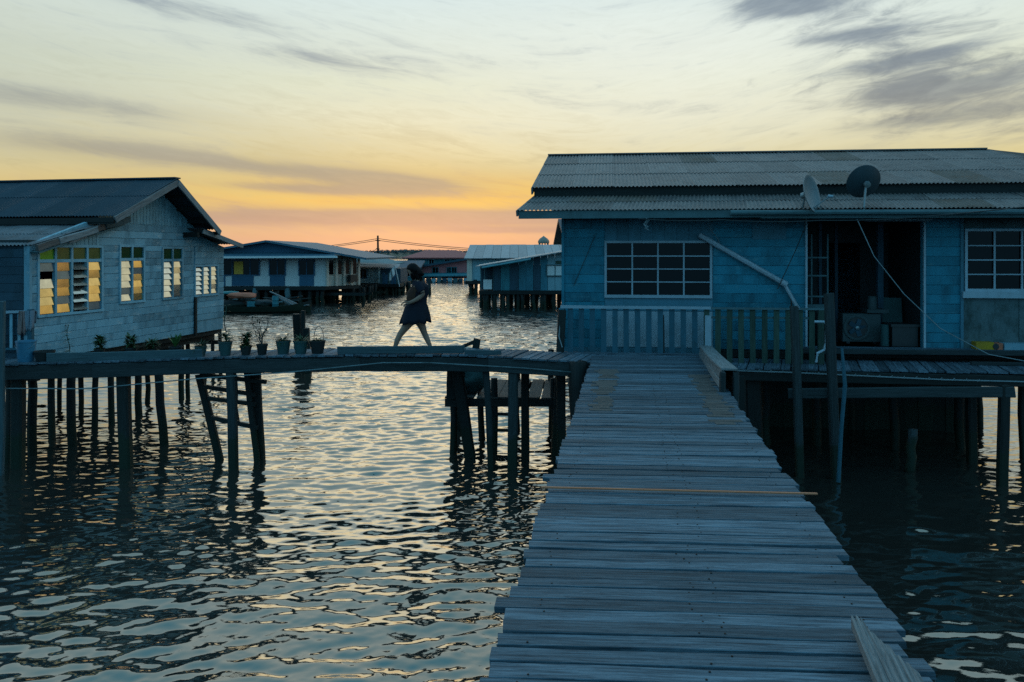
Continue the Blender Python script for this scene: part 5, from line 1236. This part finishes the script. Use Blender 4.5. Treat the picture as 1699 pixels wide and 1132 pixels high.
# long zinc-roofed shed
Y6 = 72
h = thing('long_shed', 'long shed with a streaked zinc roof above the blue shed', 'shed', (fx(880, Y6), Y6+5, WATER))
fbox(h, 'wall', M['far_sky'], fx(776, Y6), fx(1060, Y6), Y6, Y6+9, fz(466, Y6), fz(427, Y6)); fbox(h, 'corner_post', M['far_cream'], fx(775, Y6), fx(783, Y6), Y6-.2, Y6-.01, fz(467, Y6), fz(428, Y6))
n = 20
for k in range(n):
    a, b = 771+(1070-771)*k/n, 771+(1070-771)*(k+1)/n
    t0, t1 = 771+(1062-771)*k/n*.98+4, 771+(1062-771)*(k+1)/n*.98+4
    lift = random.uniform(0, .04)
    slab(h, 'roof_sheet', M['far_grey_roof'], [(fx(a, Y6), Y6-.8, fz(428.5, Y6)+lift), (fx(b, Y6)-.02, Y6-.8, fz(428.5, Y6)+lift), (fx(t1, Y6)-.02, Y6+5, fz(405.5, Y6)+lift), (fx(t0, Y6), Y6+5, fz(405.5, Y6)+lift)], .05)
slab(h, 'roof', M['far_grey_roof'], [(fx(775, Y6), Y6+5.05, fz(405.6, Y6)), (fx(1066, Y6), Y6+5.05, fz(405.6, Y6)), (fx(1066, Y6), Y6+10, fz(428, Y6)), (fx(771, Y6), Y6+10, fz(428, Y6))], .05)
MB().prism([(fx(776, Y6)-.05, Y6, fz(428, Y6)), (fx(776, Y6)-.05, Y6+9, fz(428, Y6)), (fx(776, Y6)-.05, Y6+5, fz(407, Y6))], (.1, 0, 0)).build('gable', M['dark_wall'], h)
far_piles(h, fx(778, Y6), fx(900, Y6), Y6, Y6+8, 12, fz(464, Y6), .16, None, 3)
fbox(h, 'deck', M['dark'], fx(772, Y6), fx(1060, Y6), Y6-.3, Y6+9, fz(466, Y6)-.3, fz(466, Y6)-.01)
# blue tin shed
Y7 = 53
h = thing('blue_shed', 'patched blue tin shed on piles left of the blue house', 'shed', (fx(870, Y7), Y7+4, WATER))
ft = fz(482, Y7); tz = lambda px: fz(441-(px-795)*24/140, Y7)
px = 819.0
while px < 1000:
    w = random.choice((9, 12, 15)); mt = random.choice(('far_teal', 'far_teal', 'far_teal2', 'far_teal2', 'dark_wall')) if px < 905 else 'far_sky'
    MB().prism([(fx(px, Y7), Y7, ft), (fx(px+w, Y7)-.02, Y7, ft), (fx(px+w, Y7)-.02, Y7, tz(px+w)), (fx(px, Y7), Y7, tz(px))], (0, .06+random.uniform(0, .05), 0)).build('wall_sheet', M[mt], h); px += w
fbox(h, 'wall', M['dark_wall'], fx(819, Y7), fx(1000, Y7), Y7+.15, Y7+6, ft, fz(441, Y7))
fbox(h, 'porch_wall', M['dark_wall'], fx(797, Y7), fx(818.5, Y7), Y7+1.6, Y7+1.7, ft, fz(441, Y7))
for a in (797, 803, 818): fbox(h, 'porch_post', M['fascia'], fx(a, Y7), fx(a+1.8, Y7), Y7, Y7+.08, ft, fz(441, Y7))
p, q = pt(802, 464, Y7), pt(816, 480, Y7); fbox(h, 'porch_sheet', M['far_white'], p.x, q.x, Y7-.05, Y7-.01, q.z, p.z)
slab(h, 'roof', M['far_grey_roof'], [(fx(790, Y7), Y7-.9, fz(441.5, Y7)), (fx(1010, Y7), Y7-.9, fz(404, Y7)), (fx(1010, Y7), Y7+7, fz(404, Y7)), (fx(790, Y7), Y7+7, fz(441.5, Y7))], .06)
slab(h, 'roof', M['far_teal'], [(fx(800, Y7), Y7-1.2, fz(444, Y7)), (fx(880, Y7), Y7-1.2, fz(430, Y7)), (fx(880, Y7), Y7-.91, fz(428, Y7)), (fx(800, Y7), Y7-.91, fz(442, Y7))], .05)
fwin(h, 908, 441, 934, 457, Y7, M['fascia'], M['far_white'])
p, q = pt(922, 433, Y7), pt(940, 438, Y7); fbox(h, 'vent', M['green_slat'], p.x, q.x, Y7-.06, Y7-.01, q.z, p.z)
far_piles(h, fx(797, Y7), fx(1000, Y7), Y7-.1, Y7+5, 20, ft, .13, None, 3); fbox(h, 'deck', M['dark'], fx(795, Y7), fx(1000, Y7), Y7-.3, Y7+6, ft-.25, ft-.01)
# domed tower far beyond
Y8 = 260
h = thing('domed_tower', 'small arcaded tower with a pointed dome beyond the long shed', 'tower', pt(902, 420, Y8))
c = pt(902, 404, Y8); MB().lathe(c, [(1.75, 0), (1.9, .4), (1.75, 1.0), (1.25, 1.6), (.5, 2.1), (.001, 2.5)], 16).build('dome', M['dome'], h, True)
for k in range(10): a = 2*math.pi*k/10; fbox(h, 'pillar', M['dome'], c.x+1.5*math.cos(a)-.14, c.x+1.5*math.cos(a)+.14, Y8+1.5*math.sin(a)-.14, Y8+1.5*math.sin(a)+.14, c.z-1.0, c.z)
MB().lathe(c-Vector((0, 0, 9)), [(.001, 0), (1.7, 0), (1.7, 8), (.001, 8)], 12).build('shaft', M['dome'], h)
# neighbour behind the blue house (closes the view beneath it)
h = thing('rear_house', 'dark house on piles standing behind the blue house', 'house', (8, 34, WATER))
fbox(h, 'wall', M['dark_wall'], 2.5, 12.5, 31, 38, -.2, 2.3); slab(h, 'roof', M['roof_dark'], [(2, 30.5, 2.3), (13, 30.5, 2.3), (13, 34.5, 3.3), (2, 34.5, 3.3)]); slab(h, 'roof', M['roof_dark'], [(2, 38.5, 2.3), (13, 38.5, 2.3), (13, 34.55, 3.3), (2, 34.55, 3.3)])
far_piles(h, 2.5, 12.5, 31, 38, 12, -.2, .15, None, 4)
fbox(h, 'skirt', M['dark'], 3.2, 11.8, 31.2, 31.3, WATER-.3, -.2)

# ------------------------------------------------------------------ boats, drums and mooring posts
def hull(name, label, px0, px1, y, w, hgt, bow):
    t = thing(name, label, 'boat', (fx((px0+px1)/2, y), y, WATER)); x0, x1 = fx(px0, y), fx(px1, y); n = 14; vs_, fs = [], []
    for i in range(n+1):
        q = i/n; x = x0+(x1-x0)*q; tp = (1-max(0, (q-.7)/.3)**2*.92)*(1-max(0, (.12-q)/.12)*.3); rise = bow*max(0, (q-.6)/.4)**2
        ww = w/2*tp
        vs_ += [(x, y-ww, WATER+hgt+rise), (x, y-ww*.8, WATER+.1+rise*.5), (x, y, WATER-.25+rise*.5), (x, y+ww*.8, WATER+.1+rise*.5), (x, y+ww, WATER+hgt+rise), (x, y+ww*.85, WATER+hgt+rise), (x, y, WATER+.05+rise*.5), (x, y-ww*.85, WATER+hgt+rise)]
    for i in range(n):
        for k in range(8): a, b = i*8+k, i*8+(k+1) % 8; fs.append((a, b, b+8, a+8))
    fs += [tuple(range(8)), tuple(range(n*8, n*8+8))]
    mb = MB(); mb.add(vs_, fs); mb.build('hull', M['dark'], t)
    for q in (.25, .5, .72): xx = x0+(x1-x0)*q; MB().box(WF, xx-.12, xx+.12, y-w*.4, y+w*.4, WATER+hgt-.1, WATER+hgt-.05).build('thwart', M['deck_worn'], t)
    return t
hull('long_boat', 'long dark wooden boat loaded with clutter before the white house', 352, 516, 49.5, 1.5, .42, .35)
hull('long_boat', 'second dark boat lying low behind the loaded boat', 330, 470, 53.0, 1.4, .5, .3)
def drum(px, py0, py1, y, r, label):
    t = thing('drum', label, 'drum', pt(px, py1, y)); a, b = pt(px, py1, y), pt(px, py0, y); H_ = b.z-a.z
    MB().lathe(a, [(.001, 0), (r, 0), (r, H_*.32), (r*1.05, H_*.34), (r, H_*.36), (r, H_*.65), (r*1.05, H_*.67), (r, H_*.69), (r, H_), (r*.9, H_-.02), (.001, H_-.02)], 14).build('body', M['far_teal'], t, True)
    MB().lathe(b, [(.05, 0), (.05, .03), (.001, .03)], 8).build('cap', M['black'], t)
drum(457, 491, 511, 49.3, .2, 'upright teal drum standing on the long dark boat')
drum(417, 500, 512, 49.2, .26, 'squat teal drum near the orange heap')
bundle('tarpaulin_heap', pt(400, 491, 49.6), .95, .5, .20, M['orange'], 'faded orange tarpaulin on the long dark boat', 'tarpaulin', 3)
bundle('tarpaulin_heap', pt(380, 486, 50.0), .6, .5, .12, M['teal'], 'teal tarpaulin lying behind the orange one', 'tarpaulin', 5)
bundle('net_heap', pt(434, 504, 49.6), .8, .5, .26, M['beam'], 'dark heap of nets between the two drums', 'net', 6)
bundle('gear_heap', pt(386, 505, 49.5), .9, .5, .28, M['dark'], 'dark heap of gear under the orange tarpaulin', 'gear', 8)
tp = thing('timber_pile', 'jumble of dark loose timbers stacked on the boats', 'timber pile', (fx(410, 51), 51, WATER+.4)); rn = random.Random(31)
for k in range(26):
    q = pt(rn.uniform(352, 500), rn.uniform(496, 512), rn.uniform(49.8, 52.5)); d = Vector((rn.uniform(.4, 1.5), rn.uniform(-.4, .4), rn.uniform(-.22, .3)))
    bar('timber', tp, q-d, q+d, rn.uniform(.08, .25), rn.uniform(.04, .1), M[rn.choice(('dark', 'beam', 'beam', 'deck_worn', 'fascia'))], 'rough')
for k in range(7):
    q = pt(rn.uniform(360, 495), 512, rn.uniform(50, 52)); pole('stake', tp, q, q+Vector((rn.uniform(-.2, .2), 0, rn.uniform(.5, 1.2))), .05, .04, M['dark'], 6)
lb = ['longest pale plank propped across the loaded boat', 'middle plank of those propped across the loaded boat', 'lowest plank of those propped across the loaded boat', 'short plank lying flat near the bow of the boat']
for (a, b, w), L in zip((((448, 484), (492, 504), .14), ((458, 491), (490, 507), .3), ((466, 496), (488, 509), .2), ((484, 509), (512, 506), .2)), lb):
    tag(bar('plank', None, pt(*a, 49.6), pt(*b, 49.2), w, .06, M['grey'], 'rough'), L, 'plank', 'planks on the loaded boat')
mp_ = [(493, 521, 497, 611, 25.3, .26, 'broad broken mooring post behind the pots'), (503, 516, 503, 612, 25.0, .13, 'thin mooring post right of the broad broken one'), (507, 545, 511, 612, 24.7, .2, 'short leaning mooring post at the right of the group')]
for a, b, c, d, yy, w, L in mp_: tag(bpost(a, b, c, d, yy, w, M['dark'], None, 'mooring_post'), L, 'post', 'mooring posts behind the bridge')
tag(bpost(712, 462, 713, 488, 71, .25, M['beam'], None, 'mooring_post'), 'lone channel marker post right of the woman', 'post')
